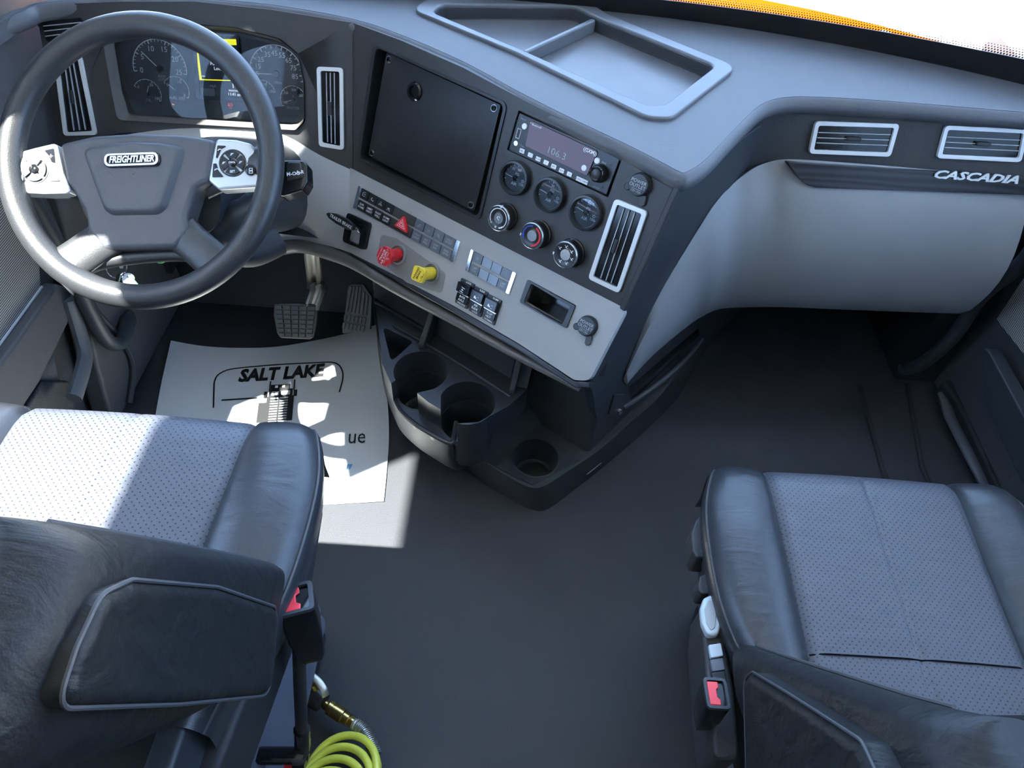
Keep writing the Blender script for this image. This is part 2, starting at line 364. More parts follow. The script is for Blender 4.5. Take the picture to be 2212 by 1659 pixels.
# top cover
near = [(-70, 66), (0, 40), (50, 22), (90, 6), (253, -8), (422, -4), (590, 10), (760, 40), (870, 76), (1000, 132), (1130, 202), (1250, 262), (1360, 314), (1430, 350), (1466, 369), (1482, 371), (1520, 347), (1560, 306), (1610, 254), (1650, 222), (1700, 209), (1780, 209), (1900, 216), (2050, 228), (2230, 243)]
nsm = smooth([Vector(p) for p in DT.L(near)], 5)
out = [tuple(p) for p in nsm]; out = [(-1.01, out[0][1])] + [p for p in out if p[0] > -1.0] + [(1.15, out[-1][1]-.05), (1.15, .28)] + [(x, wy(x)-1.0-.005) for x in [1.1-k*.175 for k in range(12)]] + [(-1.01, .38)]
tray_in = rnd(DT.L([(936, 34), (952, 16), (1240, 18), (1295, 46), (1545, 148), (1436, 232), (1400, 236), (1145, 122)]), [.02, .02, .03, .03, .02, .02, .03, .1], 6)
obj('top_cover', MB().ext(DT, out, -.030, 0, holes=[tray_in]), M['dash'], dash, ang=30)
lipn = []
for i, p in enumerate(nsm):
    d_ = (nsm[min(i+1, len(nsm)-1)]-nsm[max(i-1, 0)]).normalized(); nv_ = Vector((-d_.y, d_.x)); lipn.append(DT.P(p.x+nv_.x*.0025, p.y+nv_.y*.0025, -.0168))
obj('rolled_lip', MB().tube(lipn, .0168, 14, up=DT.N), M['dash'], dash, ang=70)
tr = MB().ext(DT, tray_in, -.03, -.024)
tro = rnd(DT.L([(888, 26), (925, 3), (1265, 6), (1315, 38), (1592, 150), (1450, 262), (1398, 260), (1110, 118)]), [.03, .03, .04, .04, .03, .03, .04, .1], 6)
tray = obj('storage_tray', tr, M['tray'], dash)
obj('tray_rim', MB().band(DT, tro, tray_in, -.026, .007), M['tray'], tray, bevel=.004, seg=3)
a, b = DT.L([(1283, 42), (1132, 112)]); obj('tray_divider', MB().line(DT, a, b, .012, -.026, .002), M['tray'], tray, bevel=.004)
# black centre panel with its deep opening
rec = rnd(P1.L([(814, 101), (1090, 226), (1034, 468), (779, 342)]), .012, 5)
rad = rnd(P1.L([(1120, 238), (1344, 339), (1313, 426), (1095, 323)]), .002, 2)
pc = P1.L([(762, 48), (870, 88), (1000, 145), (1130, 215), (1250, 275), (1360, 327), (1430, 364), (1478, 384), (1460, 392), (1342, 664), (763, 367)])
obj('centre_panel', MB().ext(P1, pc, -.02, 0, holes=[rec, rad]), M['panel'], dash, bevel=.002)
obj('opening_rim', MB().ring(P1, rnd(P1.L([(808, 94), (1098, 222), (1038, 478), (770, 346)]), .016, 6), rec, -.03, .003), M['black'], dash, bevel=.002)
obj('centre_panel_back', MB().ext(P1, pc, -.07, -.035), M['matte'], dash)
q = P1.L([(1462, 390), (1476, 396), (1352, 672), (1340, 664)]); obj('edge_strip', MB().ext(P1, q, -.012, .006), M['consoler'], dash, bevel=.003)
# passenger-side face of the centre stack
sp = PS.L([(1474, 380), (1342, 664), (1270, 828), (1278, 850), (1302, 1000), (1345, 985), (1522, 745)]) + [(.95, -.78), (.95, -.04), (.2, -.02)]
obj('stack_side', MB().ext(PS, sp, -.02, .002), M['side'], dash, bevel=.003)
# left panel around the instruments
hole = rnd(PL.L([(226, 84), (247, 205), (258, 258), (640, 280), (658, 262), (657, 176), (644, 116), (604, 84), (511, 60), (400, 52), (280, 60)]), .012, 5)
lp = PL.L([(763, 48), (763, 367), (690, 338), (620, 296), (420, 280), (255, 288), (205, 304), (125, 316), (84, 60), (64, 28), (80, 10), (253, 2), (422, 2), (590, 20)])
obj('instrument_surround', MB().ext(PL, lp, -.02, 0, holes=[hole]), M['panel'], dash, bevel=.002)
hin = rnd(PL.L([(236, 92), (254, 200), (270, 247), (634, 268), (650, 254), (650, 176), (638, 122), (600, 93), (511, 70), (400, 62), (290, 70)], ), .012, 5)
hb = MB(); n = len(hole); A_, B_ = ccw(hole), ccw(hin)
hb.grid([[PL.P(*p, .008) for p in A_], [PL.P(*p, -.035) for p in B_]], 0, closed=True); hb.open = False
obj('instrument_hood', hb, M['trimlip'], dash)
# grey cover below the instruments, running into the lower switch panel
tops = [PL.hit(*p, .0) for p in [(190, 308), (300, 286), (420, 276), (560, 282), (620, 294), (690, 334), (758, 366)]]
bots = [pyy(165, 500, 1.25), pyy(290, 520, 1.25), pyy(430, 525, 1.25), pyy(560, 520, 1.27), P2.hit(640, 518), P2.hit(700, 528), P2.hit(760, 546)]
rows = []
for i in range(9):
    t = i/8; rows.append(smooth([a.lerp(b, t) + Vector((0, -.035, .02))*math.sin(math.pi*t)*[1, 1, 1, .9, .5, .15, 0][k] for k, (a, b) in enumerate(zip(tops, bots))], 4))
obj('lower_cover', MB().grid(rows, -.008), M['grey'], dash, ang=60)
# grey switch panel with the storage slot
slot = rnd(P2.L([(1150, 612), (1234, 662), (1217, 701), (1134, 653)]), .004, 3)
g2 = rnd(P2.L([(757, 362), (1340, 660), (1350, 674), (1274, 822), (1241, 820), (1121, 741), (983, 661), (860, 597), (757, 545)]), [.001, .004, .01, .02, .02, .3, .3, .3, .01], 4)
obj('switch_panel', MB().ext(P2, g2, -.015, .002, holes=[slot]), M['grey'], dash, bevel=.004, seg=3)
sl = MB().ring(P2, rnd(P2.L([(1142, 603), (1246, 659), (1226, 709), (1125, 652)]), .004, 3), slot, -.02, .006)
s_ = obj('storage_slot', sl, M['black'], dash, bevel=.0015)
obj('slot_back', MB().ext(P2, P2.L([(1130, 600), (1245, 650), (1225, 715), (1115, 660)]), -.075, -.07).ring(P2, P2.L([(1145, 608), (1238, 660), (1219, 704), (1130, 655)]), slot, -.075, -.012), M['gloss'], s_)
wd = P2.L([(752, 548), (775, 540), (860, 594), (983, 661), (1121, 742), (1241, 822), (1274, 824), (1272, 838), (1243, 838), (1119, 757), (980, 676), (855, 606)])
obj('wood_trim', MB().ext(P2, wd, -.022, .001), M['wood'], dash, bevel=.003)
lip = smooth([pyy(540, 545, 1.27), pyy(600, 536, 1.27), P2.hit(650, 530, -.01), P2.hit(710, 545, -.01), P2.hit(770, 570, -.01), P2.hit(860, 624, -.012), P2.hit(980, 690, -.015), P2.hit(1119, 768, -.015), P2.hit(1252, 838, -.018)], 6)
obj('lower_lip', MB().tube(lip, [.017-.010*max(0, (k-18)/(len(lip)-19))**1.0 for k in range(len(lip))], 10), M['trimlip'], dash)
obj('switch_panel_back', MB().ext(P2, P2.L([(650, 420), (770, 368), (1338, 668), (1262, 822), (983, 668), (770, 560), (650, 525)]), -.11, -.08), M['matte'], dash)
# lower stack down to the floor
C0 = Vector((.185, .955)); st = [C0, C0+Vector((.62, .785))*1.0, (-.36, 1.73), (-.36, 1.31), (-.30, 1.272)]
obj('lower_stack', MB().ext(GZ(0), [tuple(p) for p in st], .05, .44), M['consoler'], dash, bevel=.012, seg=3)
# passenger side: vent band, grey knee panel, wood strip
A3 = [(PS.hit(1470, 400, .001), PS.hit(1345, 690, .001)), (PS.hit(1530, 345), PS.hit(1430, 640, -.02)), (PS.hit(1575, 290), PS.hit(1500, 530, -.02)), (Vector((.385, 1.195, .778)), Vector((.375, 1.205, .60))), (Vector((.435, 1.258, .778)), Vector((.425, 1.25, .62))), (PG.P(.03, .1), PG.P(.02, -.05, -.012)), (PG.P(.12, .1), PG.P(.12, -.05, -.01)), (PG.P(.38, .1), PG.P(.38, -.04)), (PG.P(.65, .1), PG.P(.65, -.06))]
rows = [smooth([a.lerp(b, i/4) for a, b in A3], 5) for i in range(5)]
obj('vent_band', MB().grid(rows, -.006), M['consoler'], dash, ang=60)
tp = [PS.hit(1352, 800, .004), PS.hit(1396, 700, .008), PS.hit(1448, 605, .010), PS.hit(1500, 520, .012), PS.hit(1545, 450, .012), pyy(1585, 405, 1.205), pyy(1630, 371, 1.23), pyy(1670, 355, 1.243), PG.hit(1710, 351, .012), PG.hit(1800, 356, .016), PG.hit(2000, 372, .016), PG.hit(2230, 395, .012)]
bt = [PS.hit(1353, 830, .004), PS.hit(1400, 780, .008), PS.hit(1450, 738, .010), PS.hit(1490, 708, .010), pyy(1520, 690, 1.22), pyy(1545, 678, 1.225), pyy(1570, 673, 1.225), pyy(1620, 671, 1.218), pyy(1700, 671, 1.21), pyy(1820, 676, 1.21), pyy(1980, 682, 1.21), pyy(2075, 685, 1.21)]
rows = []
for i in range(11):
    t = i/10; rows.append(smooth([a.lerp(b, t) + Vector((.010, -.045, 0))*math.sin(math.pi*min(1, t*1.0))*min(1, .25+k*.12) for k, (a, b) in enumerate(zip(tp, bt))], 5))
rows = [[p + (Vector((0, .012, 0)) if i in (0, 10) else Vector((0, 0, 0))) for p in r] for i, r in enumerate(rows)]
kp = obj('knee_panel', MB().grid(rows, -.012), M['glove'], dash, ang=60, label='large plain grey panel curving down over the passenger knee space')
wt = PG.L([(1700, 350), (2235, 384), (2235, 420), (1760, 404), (1740, 398), (1722, 380)], .02)
ws2 = obj('wood_strip', MB().ext(PG, rnd(wt, [.002, .001, .001, .02, .02, .02], 4), -.01, .024), M['wood'], dash, bevel=.003, seg=3)
ct = MB()
q = PG.px(2106, 382, .025, ang=math.radians(0))
ct.text(q, 'CASCADIA', .030, bold=.03, shear=.3, w=0, depth=0, width=.160, height=.0155); 
ct2 = MB(); 
for f in ct.f: ct2.f.append(f)
ct2.v = list(ct.v)
# give the letters thickness
nv = len(ct2.v); bm = bmesh.new(); me = bpy.data.meshes.new('t'); me.from_pydata([tuple(v) for v in ct2.v], [], ct2.f); bm.from_mesh(me)
r_ = bmesh.ops.extrude_face_region(bm, geom=bm.faces[:]); bmesh.ops.translate(bm, verts=[v for v in r_['geom'] if isinstance(v, bmesh.types.BMVert)], vec=PG.N*.003); bm.to_mesh(me); bm.free()
em = MB(); em.v = [v.co.copy() for v in me.vertices]; em.f = [tuple(p.vertices) for p in me.polygons]; bpy.data.meshes.remove(me)
obj('lettering', em, M['vent'], ws2, flatshade=True)
# paler tube as the foot's edge highlight, flat dark patch as the hollow's shade
led = smooth([PS.hit(1345, 880, .004), PS.hit(1400, 845, .012), PS.hit(1450, 805, .015), PS.hit(1490, 765, .012), PS.hit(1516, 732, .004)], 5)
obj('edge_highlight', MB().tube(led, .006, 8), M['dash'], dash)
hol = PS.L([(1356, 836), (1505, 708), (1512, 735), (1450, 800), (1400, 842), (1362, 868)]); obj('hollow_shade_patch', MB().ext(PS, hol, .0, .0035), M['gloss'], dash)
obj('under_panel', MB().add([(.46, 1.30, .36), (1.02, 1.28, .38), (1.14, 1.74, .36), (.60, 1.74, .34)], [(0, 1, 2, 3)]), M['matte'], dash)
obj('under_panel', MB().add([(-.97, 1.27, .44), (-.34, 1.25, .42), (-.30, 1.74, .56), (-.97, 1.74, .56)], [(0, 1, 2, 3)]), M['matte'], dash)
# latch on the stack side
lt = PS.px(1328, 868); lq = obj('side_latch', MB().ext(PS, rnd(PS.L([(1310, 892), (1322, 850), (1345, 848), (1340, 900)]), .004), .002, .007), M['side'], dash, bevel=.001)
obj('latch_pin', MB().lathe(PS.px(1332, 884), [(.008, .004), (.008, .012), (.004, .015), (0, .015)], 16), M['chrome'], lq)

# ------------------------------------------------------------------ fittings set in the dashboard
def vent_unit(name, fr, quad, n, along, label, group, tabat=.5, rim=.010, rr=.008, sl=.0014):
    """louvred outlet: quad in pixels (tl, tr, br, bl); slats run along 'v' or 'u'"""
    t = thing(name, label, 'air vent', fr.hit(*quad[0]), group)
    o = fr.L(quad, .004); ro = rnd(o, rr, 5)
    cx = sum(p[0] for p in o)/4; cy = sum(p[1] for p in o)/4
    def inset(d):
        res = []
        for p in o:
            v = Vector((p[0]-cx, p[1]-cy)); res.append((cx+v.x-math.copysign(d, v.x), cy+v.y-math.copysign(d, v.y)))
        return res
    i1 = inset(rim*.75)
    obj('frame', MB().ring(fr, ro, rnd(i1, rr*.5, 5), -.004, .006), M['vent'], t, bevel=.0018, seg=3)
    obj('housing', MB().ext(fr, rnd(inset(rim*.5), rr*.5, 4), -.003, .0008), M['gloss'], t)
    tl, tr_, br_, bl = [Vector(p) for p in inset(rim*1.05)]
    for k in range(n):
        f = (k+1)/(n+1)
        if along == 'v': a, b = tl.lerp(tr_, f), bl.lerp(br_, f)
        else: a, b = tl.lerp(bl, f), tr_.lerp(br_, f)
        m_ = MB().line(fr, a, b, sl, .001, .0042); obj('slat', m_, M['dimwhite'], t)
    if tabat:
        if along == 'v': a, b = tl.lerp(tr_, .42), bl.lerp(br_, .42)
        else: a, b = tl.lerp(bl, .5), tr_.lerp(br_, .5)
        p, q = a.lerp(b, tabat-.10), a.lerp(b, tabat+.10)
        obj('thumb_tab', MB().line(fr, p, q, .007, .001, .009), M['black'], t, bevel=.0015)
    return t
vent_unit('air_vent', PL, [(116, 122), (175, 119), (209, 291), (138, 293)], 3, 'v', 'tall chrome-rimmed air vent left of the instruments, behind the steering wheel', 'tall air vents')
vent_unit('air_vent', PL, [(684, 143), (741, 146), (743, 324), (689, 315)], 3, 'v', 'tall chrome-rimmed air vent between the instruments and the blank black plate', 'tall air vents')
vent_unit('air_vent', P1, [(1329, 428), (1399, 456), (1338, 633), (1271, 601)], 3, 'v', 'tall slanted white-rimmed air vent beside the round climate dials', 'tall air vents')
vent_unit('air_vent', PG, [(1762, 261), (1943, 267), (1923, 338), (1747, 331)], 3, 'u', 'wide white-rimmed air vent nearer the centre on the passenger side', 'wide passenger air vents')
vent_unit('air_vent', PG, [(2042, 270), (2222, 279), (2205, 350), (2023, 341)], 3, 'u', 'wide white-rimmed air vent above the silver lettering at the right edge', 'wide passenger air vents')
t = thing('defroster_vent', 'small black slotted side-window vent at the upper left dash corner', 'air vent', PL.hit(93, 46))
obj('housing', MB().ext(PL, rnd(PL.L([(92, 46), (180, 37), (182, 82), (102, 90)]), .006), -.002, .003), M['gloss'], t, bevel=.001)
for k in range(3): obj('slat', MB().line(PL, PL.uv(97+2*k, 56+k*11), PL.uv(178, 48+k*10), .0015, .003, .006), M['dimwhite'], t)

# blank plate over the screen opening
t = thing('blanking_plate', 'flat black blanking plate with four corner screws and a round grommet', 'plate', P1.hit(795, 340))
pl = rnd(P1.L([(835, 112), (1082, 226), (1024, 458), (795, 334)], -.012), .004, 3)
obj('plate', MB().ext(P1, pl, -.016, -.012), mat('satin_black_metal', (.03, .031, .034), .3, metal=.3, bump=.03, scale=200), t, bevel=.001)
for p in [(840, 128), (1067, 233), (804, 330), (1017, 442)]:
    f = P1.px(*p, -.012); s1 = obj('screw', MB().lathe(f, [(.0052, 0), (.0052, .002), (.0042, .003), (.0018, .003), (.0018, .0015), (0, .0015)], 16), M['gloss'], t)
    obj('washer', MB().ring(f, circ(.0068, 20), circ(.0050, 20), 0, .0008), M['chrome'], s1)
f = P1.px(896, 197, -.012); obj('grommet', MB().lathe(f, [(.018, 0), (.018, .003), (.015, .006), (.0105, .006), (.0105, .001), (0, .001)], 36), M['gloss'], t)
for p in [(867, 268), (895, 283), (859, 314), (886, 329)]: obj('hole', MB().ext(P1.px(*p, -.012), circ(.0032, 14), 0, .0004), M['blackprint'], t)

# radio
t = thing('radio', 'black single-height radio with red-tinted display and white keys', 'radio', P1.hit(1098, 322))
rf = rnd(P1.L([(1122, 243), (1340, 341), (1310, 421), (1098, 324)], -.002), .003, 3)
obj('body', MB().ext(P1, rf, -.03, -.002), M['black'], t, bevel=.0015)
dpl = rnd(P1.L([(1146, 259), (1291, 326), (1268, 380), (1134, 315)]), .004, 3)
ds = obj('display', MB().ext(P1, dpl, -.002, .0005), M['radioscr'], t, bevel=.0005)
obj('display_print', MB().text(P1.px(1158, 271, .0006), '* Bluetooth', .0052, bold=.01), M['white'], ds, flatshade=True); tx = MB(); tx.text(P1.px(1275, 327, .0006), '((SXM))', .0085, bold=.02)
obj('display_print', tx, M['white'], ds, flatshade=True)
obj('station_number', MB().text(P1.px(1202, 331, .0006), '106.3', .017, sx=1.1), M['dimwhite'], ds, flatshade=True)
for i, (x, y) in enumerate([(1128.6, 325.6), (1146.6, 334.4), (1163.3, 342.8), (1180.5, 350.6), (1197, 359.2), (1214, 368), (1231, 375.7), (1258, 389.5)]):
    f = P1.px(x, y, -.002); ww = .0105 if i < 7 else .024
    k = obj('preset_key', MB().ext(f, rnd(box2(ww, .0075), .0012), 0, .002), M['white'], t, bevel=.0004)
    obj('key_print', MB().text(f, ['SRC', '1', 'SCAN', '3', 'RPT', 'RDM', '6', 'AUDIO / MENU'][i], .004, w=.002), M['blackprint'], k, flatshade=True)
for p in [(1134, 272.4), (1290.6, 346.6), (1262.8, 362.3)]: obj('round_key', MB().lathe(P1.px(*p, -.002), [(.0052, 0), (.0052, .0025), (.0045, .0032), (0, .0032)], 20), M['white'], t)
f = P1.px(1120.5, 288, -.002); u = obj('usb_port', MB().ring(f, rnd(box2(.0085, .018), .001), box2(.0055, .015), 0, .001), M['dimwhite'], t); obj('port_cavity', MB().box(f, .0055, .015, 0, .0003), M['blackprint'], u)
obj('aux_socket', MB().lathe(P1.px(1114.7, 309, -.002), [(.0042, 0), (.0042, .0012), (.0022, .0012), (.0022, .0002), (0, .0002)], 18), M['chrome'], t)
f = P1.px(1297, 374, -.002); kn = MB().lathe(f, [(.0155, 0), (.0155, .004), (.0145, .005), (.0135, .016), (.0115, .018), (.0095, .0165), (.004, .0175), (0, .018)], 36); k = obj('volume_knob', kn, M['gloss'], t, ang=50)
obj('knob_cap', MB().lathe(f, [(.0088, .0165), (.008, .0195), (.004, .0208), (0, .021)], 28), M['black'], k)
for p, s_ in [((1131, 257), 'Aux In'), ((1305, 352), 'PWR'), ((1288, 405), 'AM/FM'), ((1128, 315), 'Tune')]: obj('face_print', MB().text(P1.px(*p, -.002), s_, .0042), M['dimwhite'], t, flatshade=True)
for p in [(1118, 261), (1104, 307), (1319.5, 356.5), (1301.5, 404)]: obj('pin_hole', MB().ext(P1.px(*p, -.002), circ(.0018, 10), 0, .0004), M['blackprint'], t)

# three round air pressure gauges
for i, (x, y) in enumerate([(1112, 384), (1187, 420), (1265, 459)]):
    lb = ['round air pressure gauge leftmost of three, below the radio keys', 'round air pressure gauge in the middle of the three below the radio', 'round air pressure gauge nearest the slanted vent, reading low'][i]
    f = P1.px(x, y, .006); t = thing('pressure_gauge', lb, 'gauge', f.O, 'air pressure gauges')
    obj('bezel', MB().lathe(f, [(.0312, -.006), (.0312, .005), (.030, .0075), (.0265, .008), (.0245, .003), (.0243, -.003)], 48), M['black'], t, ang=50)
    d = obj('dial', MB().ext(f, circ(.0246, 48), -.004, -.002), M['gaugeface'], t)
    mk = MB()
    for k in range(11):
        a = math.radians(200-k*22); c_, s_ = math.cos(a), math.sin(a)
        mk.line(f, (c_*.0205, s_*.0205), (c_*.0235, s_*.0235), .0007 if k % 5 else .0012, -.002, -.0017)
    mk.text(f, 'AIR', .008, w=-.0019, cy=-.011); mk.text(f, 'PSI', .007, w=-.0019, cy=.0075, cx=.002)
    nums = [('30', 120), ('60', 75), ('120', -25)] if i == 0 else [('50', 88), ('100', -25)]
    for s_, a in nums: mk.text(f, s_, .0068, w=-.0019, cx=.0165*math.cos(math.radians(a)), cy=.0165*math.sin(math.radians(a)))
    mk.arc(f.at(.0165, -.0005, 0), .0018, .0026, 0, 6.28, -.002, -.0018, 12); obj('scale', mk, M['white'], d, flatshade=True)
    a = math.radians(178-3*i); nd = MB().line(f, (math.cos(a)*-.006, math.sin(a)*-.006), (math.cos(a)*.0195, math.sin(a)*.0195), .0011, .0, .0006)
    nd_ = obj('needle', nd, M['white'], t); obj('needle_hub', MB().lathe(f, [(.0048, -.002), (.0048, .0008), (.004, .0014), (0, .0014)], 24), M['black'], nd_)
    obj('lens', MB().ext(f, circ(.0248, 40), .0025, .0032), M['lens'], t)

# three climate dials
def dial(x, y, label, kind):
    f = P1.px(x, y, .026); t = thing('climate_dial', label, 'dial', f.O, 'round climate dials')
    obj('body', MB().lathe(f, [(.0262, -.026), (.0262, -.022), (.0245, -.021), (.0238, -.004), (.0235, 0), (0, 0)], 48), M['gloss'], t, ang=50)
    obj('silver_ring', MB().lathe(f, [(.0240, -.004), (.0246, -.002), (.0240, .0016), (.0226, .0022), (.0220, .0005)], 48), M['lid'], t, ang=60)
    fc = obj('face', MB().lathe(f, [(.0222, 0), (.0222, .0010), (.0105, .0012), (.0092, -.0008), (0, -.0016)], 40), M['black'], t, ang=60)
    m = MB()
    if kind == 0:
        m.arc(f, .0176, .0190, math.radians(-40), math.radians(215), .0012, .0015, 40); m.arc(f, .0165, .0190, math.radians(-70), math.radians(-40), .0012, .0015, 8)
        m.arc(f.at(-.0125, -.0125), .0012, .0018, 0, 6.28, .0012, .0014, 12); m.text(f, 'x', .008, w=.0013, cx=-.001, cy=-.0165, bold=.03)
        m.arc(f, .0028, .0038, math.radians(20), math.radians(200), .0002, .0006, 10); m.line(f, (-.0033, 0), (.002, -.0033), .0009, .0002, .0006)
        obj('face_print', m, M['white'], fc, flatshade=True)
    elif kind == 1:
        obj('red_band', MB().arc(f, .0160, .0192, math.radians(-75), math.radians(75), .0012, .0016, 30), M['red'], fc)
        obj('blue_band', MB().arc(f, .0172, .0190, math.radians(100), math.radians(215), .0012, .0016, 30), M['blueband'], fc)
        for k in range(6):
            a = k*math.pi/3; m.line(f.at(0, .003), (0, 0), (math.cos(a)*.0036, math.sin(a)*.0036), .0007, -.0004, .0002)
        m.arc(f.at(0, .003), .0014, .002, 0, 6.28, -.0004, .0003, 12); obj('face_print', m, M['white'], fc, flatshade=True)
    else:
        for k in range(6):
            a = math.radians(150-k*52); g_ = f.at(math.cos(a)*.0152, math.sin(a)*.0152)
            m.arc(g_.at(.0016, .0018), 0, .0010, 0, 6.28, .0012, .0015, 8); m.line(g_, (.0008, .0008), (-.0012, -.0016), .0012, .0012, .0015); m.line(g_, (-.0012, -.0016), (.0022, -.002), .0009, .0012, .0015); m.line(g_, (-.0036, .0014), (-.0014, .0004), .0007, .0012, .0015)
        m.line(f, (-.004, .001), (.004, .002), .0012, .0, .0004); m.line(f, (-.004, .001), (-.003, .0035), .001, .0, .0004); m.line(f, (.004, .002), (.0035, .004), .001, 0, .0004)
        obj('face_print', m, M['white'], fc, flatshade=True)
    obj('pointer', MB().box(f, .0022, .0045, -.003, .0022, 0 if kind == 0 else -.0225, .0225 if kind == 0 else -.006), M['white'], t)
dial(1077, 471, 'round black fan speed dial with a white ring mark, leftmost of three', 0)
dial(1149, 509, 'round temperature dial with red and blue bands, middle of three', 1)
dial(1221, 550, 'round air direction dial with white figure symbols, nearest the slanted vent', 2)

# power outlets with round caps
def outlet(fr, x, y, label):
    f = fr.px(x, y, .012); t = thing('power_outlet', label, 'power outlet', f.O, 'capped power outlets')
    obj('cap', MB().lathe(f, [(.0185, -.012), (.0195, -.011), (.0195, -.006), (.0180, -.003), (.0178, 0), (.0165, .002), (0, .0025)], 40), M['black'], t, ang=50)
    obj('lug', MB().lathe(f.at(-.0185, -.010), [(.0065, -.012), (.0065, -.004), (.005, -.0025), (0, -.0025)], 18), M['black'], t)
    obj('tether', MB().ext(f, rnd([(.006, -.016), (.017, -.012), (.020, -.028), (.014, -.034), (.009, -.030)], .003), -.011, -.005), M['rubber'], t, bevel=.001)
    m = MB(); m.text(f, 'POWER', .0082, w=.0026, cy=.0055, bold=.01); m.text(f, 'OUTLET', .0082, w=.0026, cy=-.002, bold=.01); m.line(f, (-.009, -.0068), (.009, -.0068), .0006, .0026, .0029); m.text(f, '12V-15A', .0052, w=.0026, cy=-.0105, bold=.01)
    obj('lettering', m, M['dimwhite'], t, flatshade=True)
outlet(P1, 1379, 399, 'capped power outlet at the top right of the black centre panel')
outlet(P2, 1266, 704, 'capped power outlet at the lower corner of the grey switch panel')

# long switch bank
def quadpt(q, s, t): a = Vector(q[0]).lerp(Vector(q[1]), s); b = Vector(q[3]).lerp(Vector(q[2]), s); return a.lerp(b, t)
def key(q, s0, s1, t0, t1, w0, w1, m, par, fr, name='key', rr=.0012):
    p = [tuple(quadpt(q, *st)) for st in ((s0, t0), (s1, t0), (s1, t1), (s0, t1))]
    return obj(name, MB().ext(fr, rnd(p, rr, 2), w0, w1), m, par, bevel=.0006)
def keytext(q, s, t, txts, fr, par, w, size=.0062, m='white'):
    c = quadpt(q, s, t); d = quadpt(q, 1, t)-quadpt(q, 0, t); an = math.atan2(d.y, d.x); f = fr.at(c.x, c.y, 0, an); b = MB()
    for k, s_ in enumerate(txts): b.text(f, s_, size, w=w, cy=(len(txts)-1)*.5*size*1.05 - k*size*1.05, bold=.015)
    return obj('key_print', b, M[m], par, flatshade=True)
def icon(f, kind, b, w, s=1):
    L = lambda a, c, d=.0007: b.line(f, (a[0]*s, a[1]*s), (c[0]*s, c[1]*s), d, w, w+.0003)
    if kind == 'lamp':
        b.arc(f, .0016*s, .0023*s, math.pi, 2*math.pi, w, w+.0003, 8); L((-.0034, 0), (.0034, 0)); L((-.003, -.0025), (-.0045, -.005)); L((3e-3, -.0025), (.0045, -.005)); L((0, -.003), (0, -.0055))
    elif kind == 'seat': L((-.004, .004), (-.004, -.003)); L((-.004, -.003), (.004, -.003)); L((-.001, .001), (.004, .001)); L((-.003, .0045), (.003, .005))
    elif kind == 'moon': b.arc(f, .0022*s, .0032*s, math.pi*.5, math.pi*1.6, w, w+.0003, 10); L((.001, -.002), (.0045, -.002)); L((.002, -.004), (.004, -.004))
    elif kind == 'wave': b.arc(f.at(0, -.002), .0024*s, .0031*s, 0, math.pi, w, w+.0003, 10); L((-.005, -.0025), (.005, -.0025)); L((-.002, .0035), (.002, .0035))
    elif kind == 'beam': b.arc(f.at(.0015, .001), .0016*s, .0023*s, 0, 6.28, w, w+.0003, 10); L((-.005, -.0035), (0, 0)); L((-.005, -.0035), (.003, -.0035))
    elif kind == 'star':
        for k in range(5): a = k*1.2566; L((.0015*math.cos(a), .0015*math.sin(a)), (.0036*math.cos(a), .0036*math.sin(a)))
    elif kind == 'gear': b.arc(f, .0018*s, .0027*s, 0, 6.28, w, w+.0003, 12); L((-.004, .004), (.004, -.004))
    elif kind == 'axle': L((-.004, .004), (.004, .004)); L((0, .004), (0, -.004)); L((-.004, -.004), (.004, -.004)); L((-.003, 0), (.003, 0))
    elif kind == 'truck': b.ext(f, [(-.005, -.002), (.001, -.002), (.001, .001), (-.002, .001), (-.003, .003), (-.005, .003)], w, w+.0003); L((.002, .003), (.006, .003)); L((.002, -.002), (.006, -.002))
Q1 = [P2.uv(*p, .006) for p in [(774, 399.5), (994, 521), (979, 568), (762, 448)]]
t = thing('switch_bank', 'long bank of flat keys with the red hazard triangle in its middle', 'switches', P2.hit(762, 448))
key(Q1, 0, 1, 0, 1, -.004, .001, M['gloss'], t, P2, 'frame', .003)
for s0, s1 in ((.0, .028), (.965, 1)): key(Q1, s0, s1, .0, 1.0, .001, .006, M['chrome'], t, P2, 'end_cap', .002)
cols = [.032, .115, .2, .285, .368, .585, .675, .765, .86, .962]
up = ['seat', 'moon', 'wave', 'lamp', None, 'beam', 'lamp', 'gear', 'TEXT']
dn = [('SLPR', 'DOME'), ('AMBT', 'LIGHT'), ('FOOT', 'WELL'), ('DOME', 'LIGHT'), None, ('UTLY', 'LIGHT'), ('A/C', 'SPRL'), ('LDW', 'OFF'), ('ENG', 'OPTN')]
for i in range(9):
    s0, s1 = cols[i]+.003, cols[i+1]-.003; m = M['black'] if i < 4 else M['bluegrey']
    if i == 4: m = M['panel']
    for t0, t1, which in ((.03, .46, 0), (.54, .97, 1)):
        k = key(Q1, s0, s1, t0, t1, .001, .005, m, t, P2)
        if i == 4: continue
        if which: keytext(Q1, (s0+s1)/2, .75, dn[i], P2, k, .0051, .0058, 'white' if i < 4 else 'dimwhite')
        elif up[i] == 'TEXT': keytext(Q1, (s0+s1)/2, .25, ('CHECK', 'REGEN'), P2, k, .0051, .005, 'dimwhite')
        else:
            c = quadpt(Q1, (s0+s1)/2, .25); b = MB(); icon(P2.at(c.x, c.y, 0, 0), up[i], b, .0051); obj('key_print', b, M['white' if i < 4 else 'dimwhite'], k, flatshade=True)
hz = P2.L([(875, 466), (882, 504), (853.5, 487)], .006); cxy = P2.uv(870, 485, .006)
hzo = obj('hazard_key', MB().ext(P2, rnd(hz, .002, 3), .003, .011), M['red'], t, bevel=.0012)
hp = MB(); 
